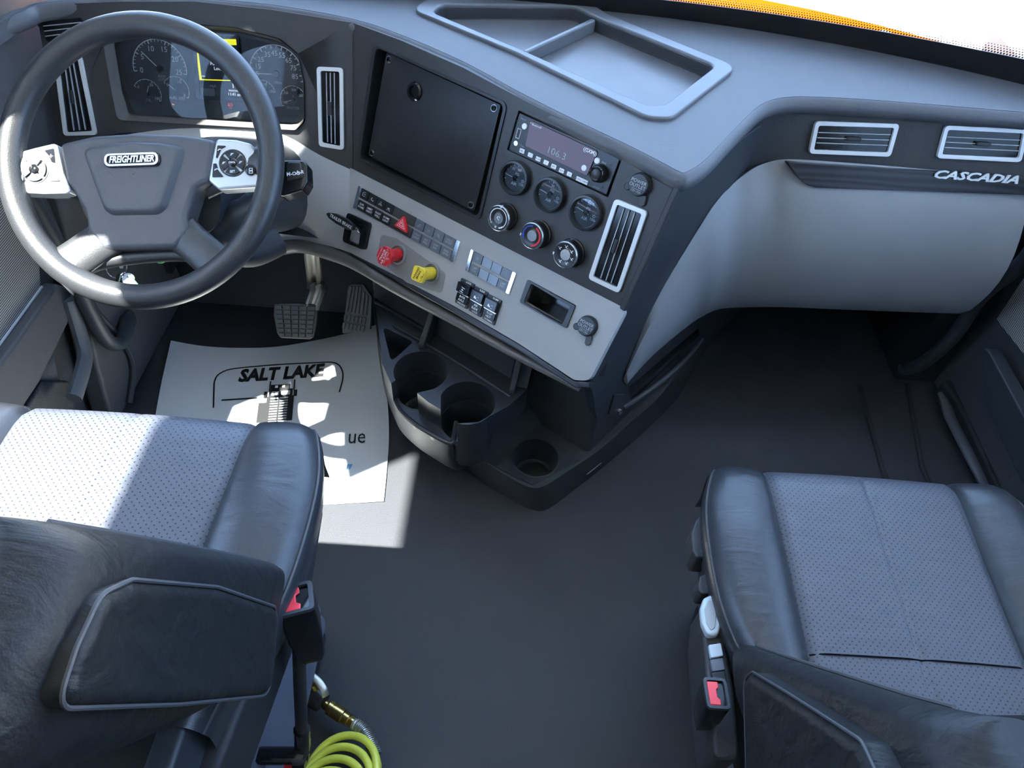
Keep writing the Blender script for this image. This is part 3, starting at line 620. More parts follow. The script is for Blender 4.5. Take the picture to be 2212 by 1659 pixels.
for k0, k1 in ((.62, .5), (.34, .2)):
    o_ = [(cxy[0]+(p[0]-cxy[0])*k0, cxy[1]+(p[1]-cxy[1])*k0) for p in hz]; i_ = [(cxy[0]+(p[0]-cxy[0])*k1, cxy[1]+(p[1]-cxy[1])*k1) for p in hz]; hp.ring(P2, o_, i_, .011, .0114)
obj('hazard_print', hp, mat('pink_print', (.9, .45, .5), .5), hzo)
# short switch bank
Q2 = [P2.uv(*p, .006) for p in [(1017, 537), (1115, 589.5), (1099, 636), (1004, 584)]]
t = thing('switch_bank', 'short bank of eight pale flat keys between two chrome end caps', 'switches', P2.hit(1004, 584))
key(Q2, 0, 1, 0, 1, -.004, .001, M['gloss'], t, P2, 'frame', .003)
for s0, s1 in ((.0, .065), (.92, 1)): key(Q2, s0, s1, .0, 1.0, .001, .006, M['chrome'], t, P2, 'end_cap', .002)
for i in range(4):
    s0, s1 = .075+i*.21+.005, .075+(i+1)*.21-.005
    for j, (t0, t1) in enumerate(((.03, .44), (.56, .97))):
        k = key(Q2, s0, s1, t0, t1, .001, .005, M['bluegrey'] if (i in (0, 3)) else M['bluegrey2'], t, P2)
        if i == 3 and j == 1: keytext(Q2, (s0+s1)/2, .76, ('LAMP', 'TEST'), P2, k, .0051, .005, 'dimwhite')
        elif i == 0 and j == 1: keytext(Q2, (s0+s1)/2, .76, ('LMP', 'CHK'), P2, k, .0051, .005, 'dimwhite')
        elif i in (0, 3): c = quadpt(Q2, (s0+s1)/2, .25); b = MB(); icon(P2.at(c.x, c.y), 'gear' if i == 0 else 'star', b, .0051); obj('key_print', b, M['dimwhite'], k, flatshade=True)
# three rocker switches
for i in range(3):
    dx, dy = 29.3*i, 17.6*i; q = [P2.uv(x+dx, y+dy, .008) for x, y in [(995, 599), (1024, 614), (1007, 668), (981, 652)]]
    lb = ['black guarded rocker switch for the inter-axle lock, leftmost of three', 'black guarded rocker switch for the air slide, middle of three', 'black guarded rocker switch for the suspension height, nearest the dark storage slot'][i]
    t = thing('rocker_switch', lb, 'switch', P2.hit(981+dx, 652+dy), 'guarded rocker switches')
    key(q, 0, 1, 0, 1, -.006, .006, M['black'], t, P2, 'housing', .002)
    kk = key(q, .06, .94, .12, .50, .006, .017, M['gloss'], t, P2, 'rocker', .0015); k2 = key(q, .06, .94, .57, .86, .006, .010, M['gloss'], t, P2, 'lower_rocker', .0015)
    key(q, .04, .96, .51, .55, .006, .012, M['chrome'], t, P2, 'guard_bar', .0004)
    c = quadpt(q, .5, .36); b = MB(); icon(P2.at(c.x, c.y, 0, -.1), ['axle', 'truck', 'truck'][i], b, .0172, 1.1); obj('symbol', b, M['white'], kk, flatshade=True)
    keytext(q, .5, .72, [('INTR', 'AXLE'), ('AIR', 'SLIDE'), ('SUSP', 'HGT')][i], P2, k2, .0101, .0062)
    keytext(q, .5, .93, [('UNLOCK',), ('LOCK',), ('NORMAL',)][i], P2, k2, .0061, .005); keytext(q, .6, .06, [('LOCK',), ('SLIDE',), ('DUMP',)][i], P2, k2, .0061, .005)
# trailer brake lever
t = thing('trailer_brake_lever', 'black paddle lever marked for the trailer brake in its square housing', 'lever', P2.hit(746, 523))
hq = P2.L([(758, 459), (806, 482), (794, 541), (748, 522)]); obj('housing', MB().ring(P2, rnd(hq, .008, 5), rnd(P2.L([(764, 488), (788, 497), (783, 530), (757, 518)]), .004), .002, .013), M['gloss'], t, bevel=.003, seg=3)
obj('well', MB().ext(P2, rnd(hq, .008, 4), .0, .003), M['dimwhite'], t)
ca = [P2.hit(782, 506, .008), P2.hit(775, 496, .022), P2.hit(762, 487, .03), P2.hit(748, 480, .034)]
obj('arm', MB().tube(smooth(ca, 5), .0055, 10, flat=.6), M['gloss'], t)
LV = Fr(P2.hit(735, 475, .034), P2.hit(762, 492, .034)-P2.hit(708, 460, .034), P2.Y)
bl = [LV.uv(*p) for p in [(706, 461), (712, 459), (728, 461), (752, 473), (766, 486), (764, 498), (750, 495), (728, 483), (712, 471)]]
ld = obj('paddle', MB().ext(LV, rnd(bl, .005, 4), -.005, .004), M['black'], t, bevel=.002, seg=3)
b = MB(); b.text(LV.px(736, 478, .0042), 'TRAILER BRAKE', .0098, bold=.012, sx=.95); obj('lettering', b, M['white'], ld, flatshade=True)
# air supply and parking brake valves
obj('valve_plate', MB().ext(P2, rnd(P2.L([(824, 505), (858, 514), (965, 590), (956, 634), (880, 610), (816, 560)]), .01, 5), .001, .003), mat('clouded_grey', (.22, .22, .22), .35), dash, bevel=.001)
def valve(bx, by, kx, ky, pts, m, name, label, txt, tm):
    f0 = P2.px(bx, by, .002); t = thing(name, label, 'valve knob', f0.O, 'brake valve knobs')
    obj('collar', MB().lathe(f0, [(.0215, 0), (.0205, .005), (.018, .006), (.0165, .003), (.0165, 0)], 36), M['valvebase'], t)
    top = P2.hit(kx, ky, .045); ax = (top-f0.O).normalized(); fk = Fr(top, P2.X, P2.Y); 
    obj('stem', MB().tube([f0.O, f0.O.lerp(top, .5), top], .0125, 20), m, t)
    h = .0205
    k = obj('knob', MB().ext(fk, rnd([(x*h, y*h) for x, y in pts], .002 if len(pts) > 4 else .006, 3), -.005, .005), m, t, bevel=.0015)
    b = MB()
    for s_, cy, sz, an in txt:
        b.text(fk.at(0, 0, 0, math.radians(82)), s_, sz, w=.0052, cy=cy, bold=.012)
    b.arc(fk.at(.011, -.002, 0), .0018, .0026, 0, 4.5, .0052, .0054, 10)
    obj('lettering', b, tm, k, flatshade=True)
oc = [(math.cos(math.radians(22.5+45*k)), math.sin(math.radians(22.5+45*k))) for k in range(8)]
valve(861, 549, 833, 553, oc, M['red'], 'air_supply_valve', 'red octagonal push knob for the trailer air supply', [('TRAILER', .0045, .0068, 0), ('AIR SUPPLY', -.002, .0068, 0), ('NOT FOR PARKING', -.0068, .0028, 0), ('PUSH TO SUPPLY', .012, .0032, 0)], M['white'])
sq = [(.93*math.cos(math.radians(45+90*k+6))*1.1, .93*math.sin(math.radians(45+90*k+6))*1.1) for k in range(4)]
valve(933, 589, 906, 592, sq, M['yellow'], 'parking_brake_valve', 'yellow square push knob for the parking brake', [('PARKING', .0045, .0062, 0), ('BRAKE', -.002, .0062, 0), ('PULL TO APPLY', -.0125, .003, 0)], M['blackprint'])

rv = thing('roof_sun_blocker', 'dark exterior sun shade above the driver side of the windscreen', 'sun visor', (-.8, 1.3, 2.0))  # unseen plate, added only to keep direct sun off the dash top
obj('shade', MB().add([(-1.2, 1.26, 2.06), (.10, 1.26, 2.06), (.10, 1.46, 1.98), (-1.2, 1.46, 1.98), (-1.2, 1.26, 2.075), (.10, 1.26, 2.075), (.10, 1.46, 1.995), (-1.2, 1.46, 1.995)], [(0, 3, 2, 1), (4, 5, 6, 7), (0, 1, 5, 4), (1, 2, 6, 5), (2, 3, 7, 6), (3, 0, 4, 7)]), M['matte'], rv)

# ------------------------------------------------------------------ instrument cluster
PC = Fr(PL.P(0, 0, -.035), PL.X, PL.Y)
t = thing('instrument_cluster', 'black instrument cluster with white dials and a yellow-edged screen behind the wheel', 'instruments', PC.hit(440, 250))
obj('backing', MB().ext(PC, rnd(PC.L([(222, 80), (242, 210), (262, 262), (650, 285), (664, 262), (664, 170), (650, 110), (604, 78), (511, 52), (400, 46), (270, 52)]), .01), -.01, 0), M['gaugeface'], t)
SC = abs(PC.uv(401, 200)[0]-PC.uv(400, 200)[0])    # one photo pixel on the cluster plane
SCY = abs(PC.uv(400, 201)[1]-PC.uv(400, 200)[1])
def cdial(cx, cy, rp, a0, a1, maj, mnr, nums, needle, unit, name, hub=1, lab=None, nsz=15, dark=True, nrad=.70):
    f = PC.px(cx, cy, 0); r = rp*SC; d = obj(name, MB().ext(f, circ(r*1.04, 48), 0, .0008), M['gaugeface'], t)
    m = MB(); A0, A1 = math.radians(a0), math.radians(a1)
    m.arc(f, r*.97, r*1.0, A0, A1, .0008, .0013, 48)
    for k in range(mnr+1):
        a = A0+(A1-A0)*k/mnr; q = .90 if k % maj else .86; c_, s_ = math.cos(a), math.sin(a)
        m.line(f, (c_*r*q, s_*r*q), (c_*r*.98, s_*r*.98), r*(.02 if k % maj else .035), .0008, .0013)
    for s_, a in nums: m.text(f, s_, nsz*SC, w=.0009, cx=r*nrad*math.cos(math.radians(a)), cy=r*nrad*math.sin(math.radians(a)))
    obj('scale', m, M['white'], d, flatshade=True)
    a = math.radians(needle); ln = r*(.80 if hub else .62)
    nd = obj('needle', MB().line(f, (-math.cos(a)*r*.12, -math.sin(a)*r*.12), (math.cos(a)*ln, math.sin(a)*ln), r*.032, .004, .0048), M['white'], d)
    obj('needle_hub', MB().lathe(f, [(r*.13, .0008), (r*.13, .004), (r*.11, .0055), (0, .0055)], 24), M['black'], d)
    b = MB()
    for s_, x, y, z in unit: b.text(PC.px(x, y, 0), s_, z*SC, w=.0009)
    obj('unit_print', b, M['dimwhite'], d, flatshade=True)
cdial(346, 148, 57, 188, -8, 5, 25, [('0', 188), ('5', 149), ('10', 111), ('15', 70), ('20', 30), ('25', -7)], 137, [('RPM', 350, 165, 8), ('x100', 350, 171, 7)], 'rev_counter')
cdial(597, 160, 57, 196, -12, 2, 17, [('5', 183), ('15', 161), ('25', 139), ('35', 113), ('45', 91), ('55', 68), ('65', 45), ('75', 21), ('85', -3)], 181, [('MPH', 601, 179, 8)], 'speedometer', nsz=14)
cdial(319, 203, 30, 150, -25, 5, 10, [('0', 143), ('50', 60), ('100', -20)], 68, [('OIL', 322, 216, 8)], 'oil_gauge', hub=0, nsz=8, nrad=.72)
cdial(381, 195, 28, 150, -30, 4, 8, [('E', 150), ('1/2', 62), ('F', -28)], 140, [('FUEL', 375, 211, 8), ('DEF', 394, 212, 8)], 'fuel_gauge', hub=0, nsz=8)
cdial(568, 204, 29, 120, 15, 4, 8, [('100', 78), ('150', 22)], 60, [('AIR', 575, 222, 7)], 'temperature_gauge', hub=0, nsz=8)
cdial(634, 215, 28, 210, -5, 4, 12, [('100', 200), ('150', 140), ('200', 85), ('250', 28)], 197, [('WATER', 633, 233, 8), ('F', 634, 208, 6)], 'water_gauge', hub=0, nsz=7)
scr = [(424, 76), (511, 78), (526, 209), (433, 206)]
obj('screen_frame', MB().ring(PC, rnd(PC.L([(417, 71), (517, 75), (531, 217), (426, 213)]), .006), rnd(PC.L(scr), .003), 0, .005), M['gloss'], t, bevel=.001)
sc = obj('screen', MB().ext(PC, PC.L(scr), 0, .002), M['screenbk'], t)
ye = MB(); 
ye.ext(PC, PC.L([(426, 84), (511, 84), (512, 97), (428, 97)]), .002, .0024)
ye.ext(PC, PC.L([(424, 100), (428, 100), (437, 171), (432, 171)]), .002, .0024); ye.ext(PC, PC.L([(432, 170), (517, 173), (517, 175), (432, 172.5)]), .002, .0024)
obj('yellow_frame', ye, M['yellit'], sc)
tx = MB()
for s_, x, y, z in [('Fuel Level', 474, 138, 9), ('Low', 471, 148, 9), ('N', 509, 184, 17), ('economy', 508, 195, 7), ('11:41 am', 508, 203.5, 8)]: tx.text(PC.px(x, y, 0), s_, z*SC, w=.0022, bold=.02)
tx.line(PC.px(441, 164, 0), (-4*SC, 0), (3*SC, 0), .0012, .002, .0024)
obj('screen_text', tx, M['whitelit'], sc, flatshade=True)
obj('mph_text', MB().text(PC.px(461, 185, 0), 'mph', 8*SC, w=.0022), M['dimwhite'], sc, flatshade=True)
obj('grey_field', MB().ext(PC, PC.L([(434, 190), (464, 191), (465, 207), (436, 206)]), .002, .0022), M['bluegrey'], sc)
f = PC.px(374, 222, 0); lo = MB(); lo.ext(f, rnd(box2(5*SC, 8*SC), .0005), .0, .0005); lo.line(f, (3.5*SC, 3*SC), (4*SC, -3*SC), .0006, 0, .0005); obj('fuel_telltale', lo, M['orangelit'], t)
f = PC.px(497.5, 226, 0); lo = MB(); lo.arc(f, 2.8*SC, 3.6*SC, 0, 6.28, 0, .0005, 20); lo.text(f, 'P', 5*SC, w=.0003, bold=.02); lo.arc(f, 4.2*SC, 4.9*SC, 2.4, 3.9, 0, .0005, 6); lo.arc(f, 4.2*SC, 4.9*SC, -.75, .75, 0, .0005, 6); lo.text(f, 'PARK', 2.6*SC, w=.0003, cy=-6.5*SC); obj('park_telltale', lo, M['redlit'], t)
obj('lens', MB().ext(PC, PC.L([(250, 92), (252, 200), (274, 244), (630, 266), (648, 250), (648, 178), (636, 124), (598, 96), (511, 74), (400, 66), (290, 74)]), .012, .013), M['lens'], t)

# ------------------------------------------------------------------ steering wheel and column
D0 = 1.15
wx = (RX*math.cos(math.radians(2)) + RU*math.sin(math.radians(2))); wyv = (RU*math.cos(math.radians(2)) - RX*math.sin(math.radians(2)))
WN = (-_f + Vector((0, 0, 0))).normalized()
W = Fr(pd(305, 347, D0), wx, wyv)
K = D0/F
def wl(pts, w=0): return W.L(pts, w)
t = thing('steering_wheel', 'large black four-spoke truck steering wheel with silver key pods and a winged hub pad', 'steering wheel', tuple(W.O))
RR = .2315-.0205
rimpts = [W.P(RR*math.cos(a), RR*1.045*math.sin(a), 0) for a in [2*math.pi*k/96 for k in range(96)]]
obj('rim', MB().tube(rimpts, .0205, 18, closed=True, up=W.N), M['wheel'], t)
# hub pad with a raised shield
pad = rnd(wl([(128, 310), (202, 293), (295, 287), (401, 291), (468, 302), (453, 392), (423, 409), (404, 468), (412, 498), (382, 536), (223, 540), (190, 498), (185, 460), (162, 418), (144, 392)], -.0), [.012, .08, .1, .1, .012, .012, .02, .02, .02, .014, .014, .02, .03, .02, .02], 4)
hp_ = obj('hub_pad', MB().ext(W, pad, -.045, .004, ), M['pad'], t, bevel=.010, seg=5, ang=60)
sh = rnd(wl([(172, 319), (238, 306), (295, 302), (350, 304), (407, 314), (362, 452), (345, 466), (240, 468), (222, 456)], .006), [.012, .1, .1, .1, .012, .02, .02, .02, .02], 5)
n_ = len(sh); shc = ccw(sh)
def scl(p, k, d=0): 
    cx = sum(a[0] for a in shc)/n_; cy = sum(a[1] for a in shc)/n_; return (cx+(p[0]-cx)*k, cy+(p[1]-cy)*k)
loops = [(1.0, .0035), (.975, .0030), (.95, .0050), (.90, .0105), (.85, .0125), (.78, .0125), (.5, .0115), (.02, .011)]
obj('shield', MB().grid([[W.P(*scl(p, k), w) for p in shc] for k, w in loops], 0, closed=True), M['pad'], hp_, ang=60)
f = W.px(286, 345, .0125); s = K*.99
obj('badge_plate', MB().ext(f, rnd(box2(122*s, 31*s), .0115, 8), -.002, .002), M['gloss'], hp_, bevel=.001)
obj('badge_rim', MB().ring(f, rnd(box2(116*s, 27*s), .0105, 8), rnd(box2(106*s, 19*s), .007, 8), .001, .0042), M['chrome'], hp_, bevel=.0008)
obj('badge_lettering', MB().text(f, 'FREIGHTLINER', .0185, w=.0035, bold=.03, shear=.25, width=97*s, height=15*s), M['chrome'], hp_, flatshade=True)
for x, s_ in ((208, 'O-'), (357, '-O')): obj('horn_mark', MB().line(W.px(x+4 if x < 300 else x, 332, .0085), (-.006, 0), (.006, .002), .0008, 0, .0006), M['gloss'], hp_)
# silver pods
def pod(pts, cx, cy, side):
    pp = wl(pts, -.004)
    p = obj('key_pod', MB().ext(W, rnd(pp, .008, 4), -.030, .002), M['silver'], t, bevel=.005, seg=4, ang=60)
    f = W.px(cx, cy, .002)
    obj('dial_ring', MB().ring(f, circ(.0222, 36), circ(.0198, 36), -.001, .001), M['black'], p)
    for k in range(4):
        a0 = math.radians(45+90*k+6); m = MB(); n = 10; a1 = a0+math.radians(78)
        q = [(.0075*math.cos(a1-(a1-a0)*j/n), .0075*math.sin(a1-(a1-a0)*j/n)) for j in range(n+1)]; o_ = [(.0192*math.cos(a0+(a1-a0)*j/n), .0192*math.sin(a0+(a1-a0)*j/n)) for j in range(n+1)]
        dk = obj('dial_key', m.ext(f, o_+q, 0, .003), M['gloss'] if side else M['black'], p, bevel=.0006)
        am = a0+math.radians(39); g_ = f.at(.0135*math.cos(am), .0135*math.sin(am)); b = MB()
        if side: 
            if k == 2: b.text(g_, 'SET', .0055, w=.0031, cy=-.001, bold=.02)
            else: b.arc(g_, .0012, .002, 0, 4.6, .003, .0034, 8); b.line(g_, (-.003, -.002), (.003, .002), .0006, .003, .0034)
        else: b.ext(g_, [(-.002, -.0015), (.002, -.0015), (0, .002)], .003, .0034)
        obj('symbol', b, M['white'], dk, flatshade=True)
    c_ = obj('dial_centre', MB().lathe(f, [(.0066, 0), (.0066, .003), (.005, .0042), (0, .0044)], 24), M['gloss'], p)
    if side: obj('symbol', MB().text(f, 'CNCL', .0042, w=.0045, bold=.02), M['white'], c_, flatshade=True)
    return p
lp_ = pod([(9, 345), (24, 336), (79, 321), (126, 310), (141, 375), (161, 419), (100, 421), (16, 416)], 76, 366.5, 0)
rp_ = pod([(469, 301), (512, 303), (543, 311), (560, 336), (564, 392), (560, 405), (475, 411), (452, 391), (459, 350)], 503, 352, 1)
def tri(par, pts, s_, m, mark):
    k = obj('corner_key', MB().ext(W, rnd(wl(pts, .002), .0015, 3), .001, .0035), m, par, bevel=.0006); c = [sum(p[i] for p in pts)/len(pts) for i in (0, 1)]
    g_ = W.px(c[0], c[1], .0035); b = MB()
    if mark == '+': b.line(g_, (-.003, 0), (.003, 0), .001, 0, .0004); b.line(g_, (0, -.003), (0, .003), .001, 0, .0004)
    elif mark == '-': b.line(g_, (-.003, 0), (.003, 0), .001, 0, .0004)
    elif mark == 'call': b.arc(g_, .003, .0042, .6, 2.8, 0, .0004, 10)
    else: b.arc(g_.at(0, -.002), .004, .0052, .5, 2.6, 0, .0004, 10)
    obj('symbol', b, M['white'], k, flatshade=True)
tri(lp_, [(96, 325), (117, 320), (120, 352), (112, 350), (106, 336)], 0, M['gloss'], '+'); tri(lp_, [(108, 392), (118, 371), (131, 391)], 0, M['black'], '-')
tri(rp_, [(470, 314), (492, 315), (478, 322), (470, 341), (467, 341)], 0, M['gloss'], 'call'); tri(rp_, [(461, 353), (468, 353), (472, 368), (484, 382), (459, 383)], 0, M['gloss'], 'end')
rk = obj('round_key', MB().lathe(W.px(542, 368, .002), [(.0088, -.001), (.0088, .003), (.0065, .0042), (0, .0042)], 26), M['gloss'], rp_); b = MB(); g_ = W.px(542, 368, .0063)
b.ring(g_, box2(.006, .004, 0, .002), box2(.0045, .0025, 0, .002), 0, .0004); b.ring(g_, box2(.006, .004, 0, -.0025), box2(.0045, .0025, 0, -.0025), 0, .0004); obj('symbol', b, M['white'], rk, flatshade=True)
obj('round_key', MB().lathe(W.px(40, 385.5, .002), [(.0095, -.001), (.0095, .003), (.007, .0042), (0, .0042)], 26), M['clearwhite'], lp_)
# spokes: side arms under the pods and two lower arms blending into the rim
def spoke(a, b, w0, w1, th, m, dz0=-.012, dz1=0, name='spoke'):
    A, B = Vector(a), Vector(b); d = (B-A).normalized(); nn = Vector((-d.y, d.x)); L = []
    rows = []
    for i in range(9):
        s_ = i/8; c = A.lerp(B, s_); ww = (w0*(1-s_)+w1*s_)*(1 + .55*max(0, (s_-.72)/.28)**2 + .15*max(0, (.2-s_)/.2)); z = dz0*(1-s_)+dz1*s_
        rows.append([W.P(*(c+nn*(ww*math.cos(q)*.5)), z+th*math.sin(q)*.5) for q in [2*math.pi*k/20 for k in range(20)]])
    mb = MB().grid(rows, 0, closed=True); n = 20; mb.f += [tuple(range(n)), tuple(range(8*n, 9*n))]
    obj(name, mb, m, t, ang=70)
uvp = lambda x, y: W.uv(x, y, 0)
spoke(uvp(235, 500), uvp(122, 588), .062, .066, .026, M['wheel'])
spoke(uvp(385, 500), uvp(482, 582), .058, .064, .026, M['wheel'])
spoke(uvp(170, 372), uvp(20, 368), .075, .062, .030, M['wheel'], -.03, -.004)
spoke(uvp(430, 362), uvp(590, 350), .075, .055, .030, M['wheel'], -.03, -.004)
obj('lower_bow', MB().tube(smooth([W.P(*uvp(150, 590), -.01), W.P(*uvp(210, 563), -.018), W.P(*uvp(290, 549), -.024), W.P(*uvp(380, 545), -.024), W.P(*uvp(430, 560), -.018), W.P(*uvp(455, 590), -.01)], 5), .011, 12), M['wheel'], t)
# column behind the hub with its stalk
cb = W.P(.02, -.04, -.05); ce = Vector((-.585, 1.33, .50))
t = thing('steering_shaft_cowl', 'dark plastic steering column cowl behind the wheel hub', 'steering column', tuple(cb))
ax = (ce-cb).normalized(); up = (Vector((0, 0, 1))-ax*ax.z).normalized(); sd = ax.cross(up)
rows = []
for s_, rx, ry in [(0, .055, .05), (.02, .085, .07), (.3, .10, .085), (.6, .11, .095), (1, .12, .10)]:
    c = cb.lerp(ce, s_); rows.append([c + sd*(rx*math.copysign(abs(math.cos(q))**.7, math.cos(q))) + up*(ry*math.copysign(abs(math.sin(q))**.7, math.sin(q))) for q in [2*math.pi*k/32 for k in range(32)]])
mb = MB().grid(rows, 0, closed=True); mb.f += [tuple(range(32))]; obj('cowl', mb, M['side'], t, ang=50)
CW = Fr(pd(560, 470, 1.26), W.X, W.Y)
obj('cowl_wing', MB().tube(smooth([pd(470, 505, 1.27), pd(520, 470, 1.25), pd(575, 425, 1.23), pd(618, 385, 1.22)], 6), [.035]*4+[.03]*4+[.026]*4+[.022]*7, 14), M['side'], t)
obj('column_boot', MB().tube(smooth([pd(470, 535, 1.3), pd(540, 545, 1.33), pd(600, 520, 1.36)], 6), .028, 14), M['matte'], t)
t = thing('control_stalk', 'chunky black column stalk with white wiper and lamp marks right of the wheel', 'stalk', tuple(pd(610, 385, 1.22)))
SF = Fr(pd(636, 378, 1.20), W.X, W.Y)
obj('handle', MB().ext(SF, rnd(SF.L([(606, 350), (618, 346), (657, 346), (664, 356), (666, 393), (656, 411), (606, 425), (596, 400)]), .006, 4), -.035, .004), M['gloss'], t, bevel=.008, seg=4, ang=60)
obj('ring', MB().ext(SF, rnd(SF.L([(622, 352), (652, 352), (657, 386), (622, 394)]), .004, 4), .003, .007), M['black'], t, bevel=.002)
b = MB(); b.text(SF.px(634, 375, .0075, .05), 'M-OO', .0085, bold=.03); b.text(SF.px(648, 372, .0075, .05), 'A-R', .0085, bold=.03); obj('marks', b, M['white'], t, flatshade=True)

# ------------------------------------------------------------------ keys hanging from the ignition
def ringtube(c, n_, u_, r, w, m, name, par, ry=None, k=36): 
    n_ = Vector(n_).normalized(); a = (Vector(u_) - n_*n_.dot(Vector(u_))).normalized(); b_ = n_.cross(a)
    return obj(name, MB().tube([c + a*(r*math.cos(q)) + b_*((ry or r)*math.sin(q)) for q in [2*math.pi*j/k for j in range(k)]], w, 8, closed=True, up=n_), m, par)
dk = 1.42; kc = pd(252, 578, dk)
t = thing('key_ring', 'steel key ring with keys and a green tag hanging behind the lower wheel spokes', 'keys', tuple(kc))
ringtube(kc, -_f, RX, .0205, .0011, M['chrome'], 'split_ring', t)
obj('ignition_key', MB().tube([pd(268, 568, dk+.02), pd(262, 576, dk)], .004, 8), M['chrome'], t)
KF = Fr(pd(272, 605, dk-.004), RX*.8+RU*-.5, RU)
obj('key_fob', MB().tube(smooth([pd(256, 592, dk), pd(254, 610, dk-.003), pd(262, 627, dk), pd(258, 606, dk)], 5), .0035, 8), M['keyblk'], t)
ringtube(pd(268, 608, dk-.004), -_f*1+RX*.5, RU, .018, .0012, M['chrome'], 'small_ring', t, ry=.008)
ringtube(pd(264, 612, dk-.008), -_f*1+RX*.7, RU, .017, .0012, M['chrome'], 'small_ring', t, ry=.006)
KB = Fr(pd(278, 603, dk-.006), RX, RU); obj('key_blade', MB().ring(KB, circ(.0125, 24, 0, 0), circ(.003, 12, 0, .006), -.0008, .0008).ext(KB, [(.001, -.011), (.008, -.013), (.022, -.038), (.016, -.040)], -.0008, .0008), M['steel'], t)
GT = [(276, 592), (284, 596), (316, 634), (306, 640), (286, 622)]; GF = Fr(pd(292, 612, dk-.012), RX, RU); obj('green_tag', MB().ext(GF, rnd(GF.L(GT), .002), -.001, .001), M['green'], t)
gc = Fr(pd(346, 553, 1.5), RX, RU); t = thing('air_freshener', 'round green perforated disc hanging below the steering column', 'air freshener', tuple(gc.O))
hs = [circ(.0018, 8, .0075*math.cos(k*1.05), .0075*math.sin(k*1.05)) for k in range(6)] + [circ(.0018, 8)]
obj('disc', MB().ext(gc, circ(.0155, 32), -.002, .002, holes=hs), M['green'], t, bevel=.0005)
obj('rear_disc', MB().ext(Fr(pd(356, 548, 1.506), RX, RU), circ(.0135, 28), -.002, .002), M['green'], t); obj('hook', MB().tube([pd(368, 548, 1.5), pd(374, 541, 1.5), pd(380, 534, 1.52)], .0016, 8), M['keyblk'], t)

# ------------------------------------------------------------------ cup-holder console at the foot of the centre stack
con = thing('cup_holder_console', 'black moulded floor console with three cup holders below the grey switch panel', 'console', (-.05, .95, 0))
zT, zM = .28, .215
A = lambda pts, z: [tuple(pz(x, y, z)[:2]) for x, y in pts]
# flared foot
b0 = smooth(A([(935, 962), (1040, 1040), (1110, 1082), (1150, 1101), (1182, 1100), (1230, 1066), (1310, 1003), (1400, 925), (1470, 850), (1524, 742)], 0), 4)
b1 = smooth(A([(975, 972), (1049, 999), (1110, 1036), (1148, 1053), (1176, 1049), (1216, 1024), (1290, 975), (1362, 912), (1430, 850), (1512, 735)], .10), 4)
inn = [(.50, 1.56), (-.1, 1.15)]
b0_ = [tuple(p)[:2] for p in b0]+inn; b1_ = [tuple(p)[:2] for p in b1]+inn
cup3 = tuple(pz(1157, 990, .10)[:2])
w3 = circ(.0535, 40, *cup3)
mb = MB(); n = len(b0_); mb.add([(x, y, 0) for x, y in b0_]+[(x, y, .094) for x, y in b1_], [(i, (i+1) % n, n+(i+1) % n, n+i) for i in range(n)]); mb.ext(GZ(0), b1_, .086, .10, holes=[w3])
obj('foot', mb, M['consoler'], con, bevel=.004, seg=3)
cq = A([(1049, 999), (1159, 938), (1258, 993), (1150, 1048)], .10)
ins = obj('cup_insert', MB().ext(GZ(0), rnd(cq, .004), .10, .1035, holes=[circ(.0515, 40, *cup3)]), M['console'], con, bevel=.001)
def well(c, r, ztop, depth, par):
    f = GZ(ztop).at(c[0], c[1])
    obj('cup_well', MB().lathe(f, [(r+.0015, 0), (r+.0015, .0012), (r, .0015), (r-.001, -.002), (r*.93, -depth*.8), (r*.80, -depth*.82), (r*.80, -depth), (0, -depth)], 48, cap=False), M['console'], par, ang=50)
well(cup3, .0515, .103, .092, ins)
# thin deck of the low front shelf, and moulded sides tapering in to the floor
m0 = A([(815, 700), (828, 790), (846, 835), (858, 842), (858, 878), (892, 912), (936, 940), (971, 957), (980, 950), (990, 914), (1034, 911), (1100, 876), (1137, 842)], zM)
c1 = tuple(pz(909, 801, zT)[:2]); c2 = tuple(pz(1009, 869, zT)[:2]); r1 = .058
body = [p for p in m0] + [(.04, 1.12), (-.31, 1.30)]
obj('body', MB().ext(GZ(0), rnd(body, .006, 3), zM-.02, zM, holes=[circ(r1*.97, 40, *c1), circ(r1*.97, 40, *c2)]), M['console'], con, bevel=.004, seg=3)
Rp = [(808, 650), (816, 720), (828, 790), (846, 838), (857, 878), (892, 914), (936, 942), (971, 959), (982, 950), (1000, 930), (1040, 912), (1100, 878), (1140, 842)]
Fp = [(806, 655), (812, 730), (822, 800), (838, 868), (862, 905), (905, 946), (962, 986), (1010, 1008)]; Gp = [(1030, 990), (1052, 985), (1085, 965), (1130, 940), (1185, 915)]
top_r = [pz(x, y, zM-.004) for x, y in Rp]; low_r = [pz(x, y, 0) for x, y in Fp]+[pz(x, y, .095) for x, y in Gp]
obj('side_wall', MB().grid([smooth([Vector((a.x+(b.x-a.x)*q**2.6, a.y+(b.y-a.y)*q**2.6, a.z+(b.z-a.z)*q)) for a, b in zip(top_r, low_r)], 4) for q in (0, .08, .25, .45, .6, .75, .88, 1)], 0), M['consoler'], con, ang=60)
rimp = [Vector((x, y, zM+.004)) for x, y in smooth(A([(856, 836), (858, 878), (892, 914), (936, 942), (971, 959), (979, 950), (986, 914)], zM), 4)]
obj('front_lip', MB().tube(rimp, .0055, 8), M['console'], con)
for c in (c1, c2): well(c, r1*.965, zM, .10, con)
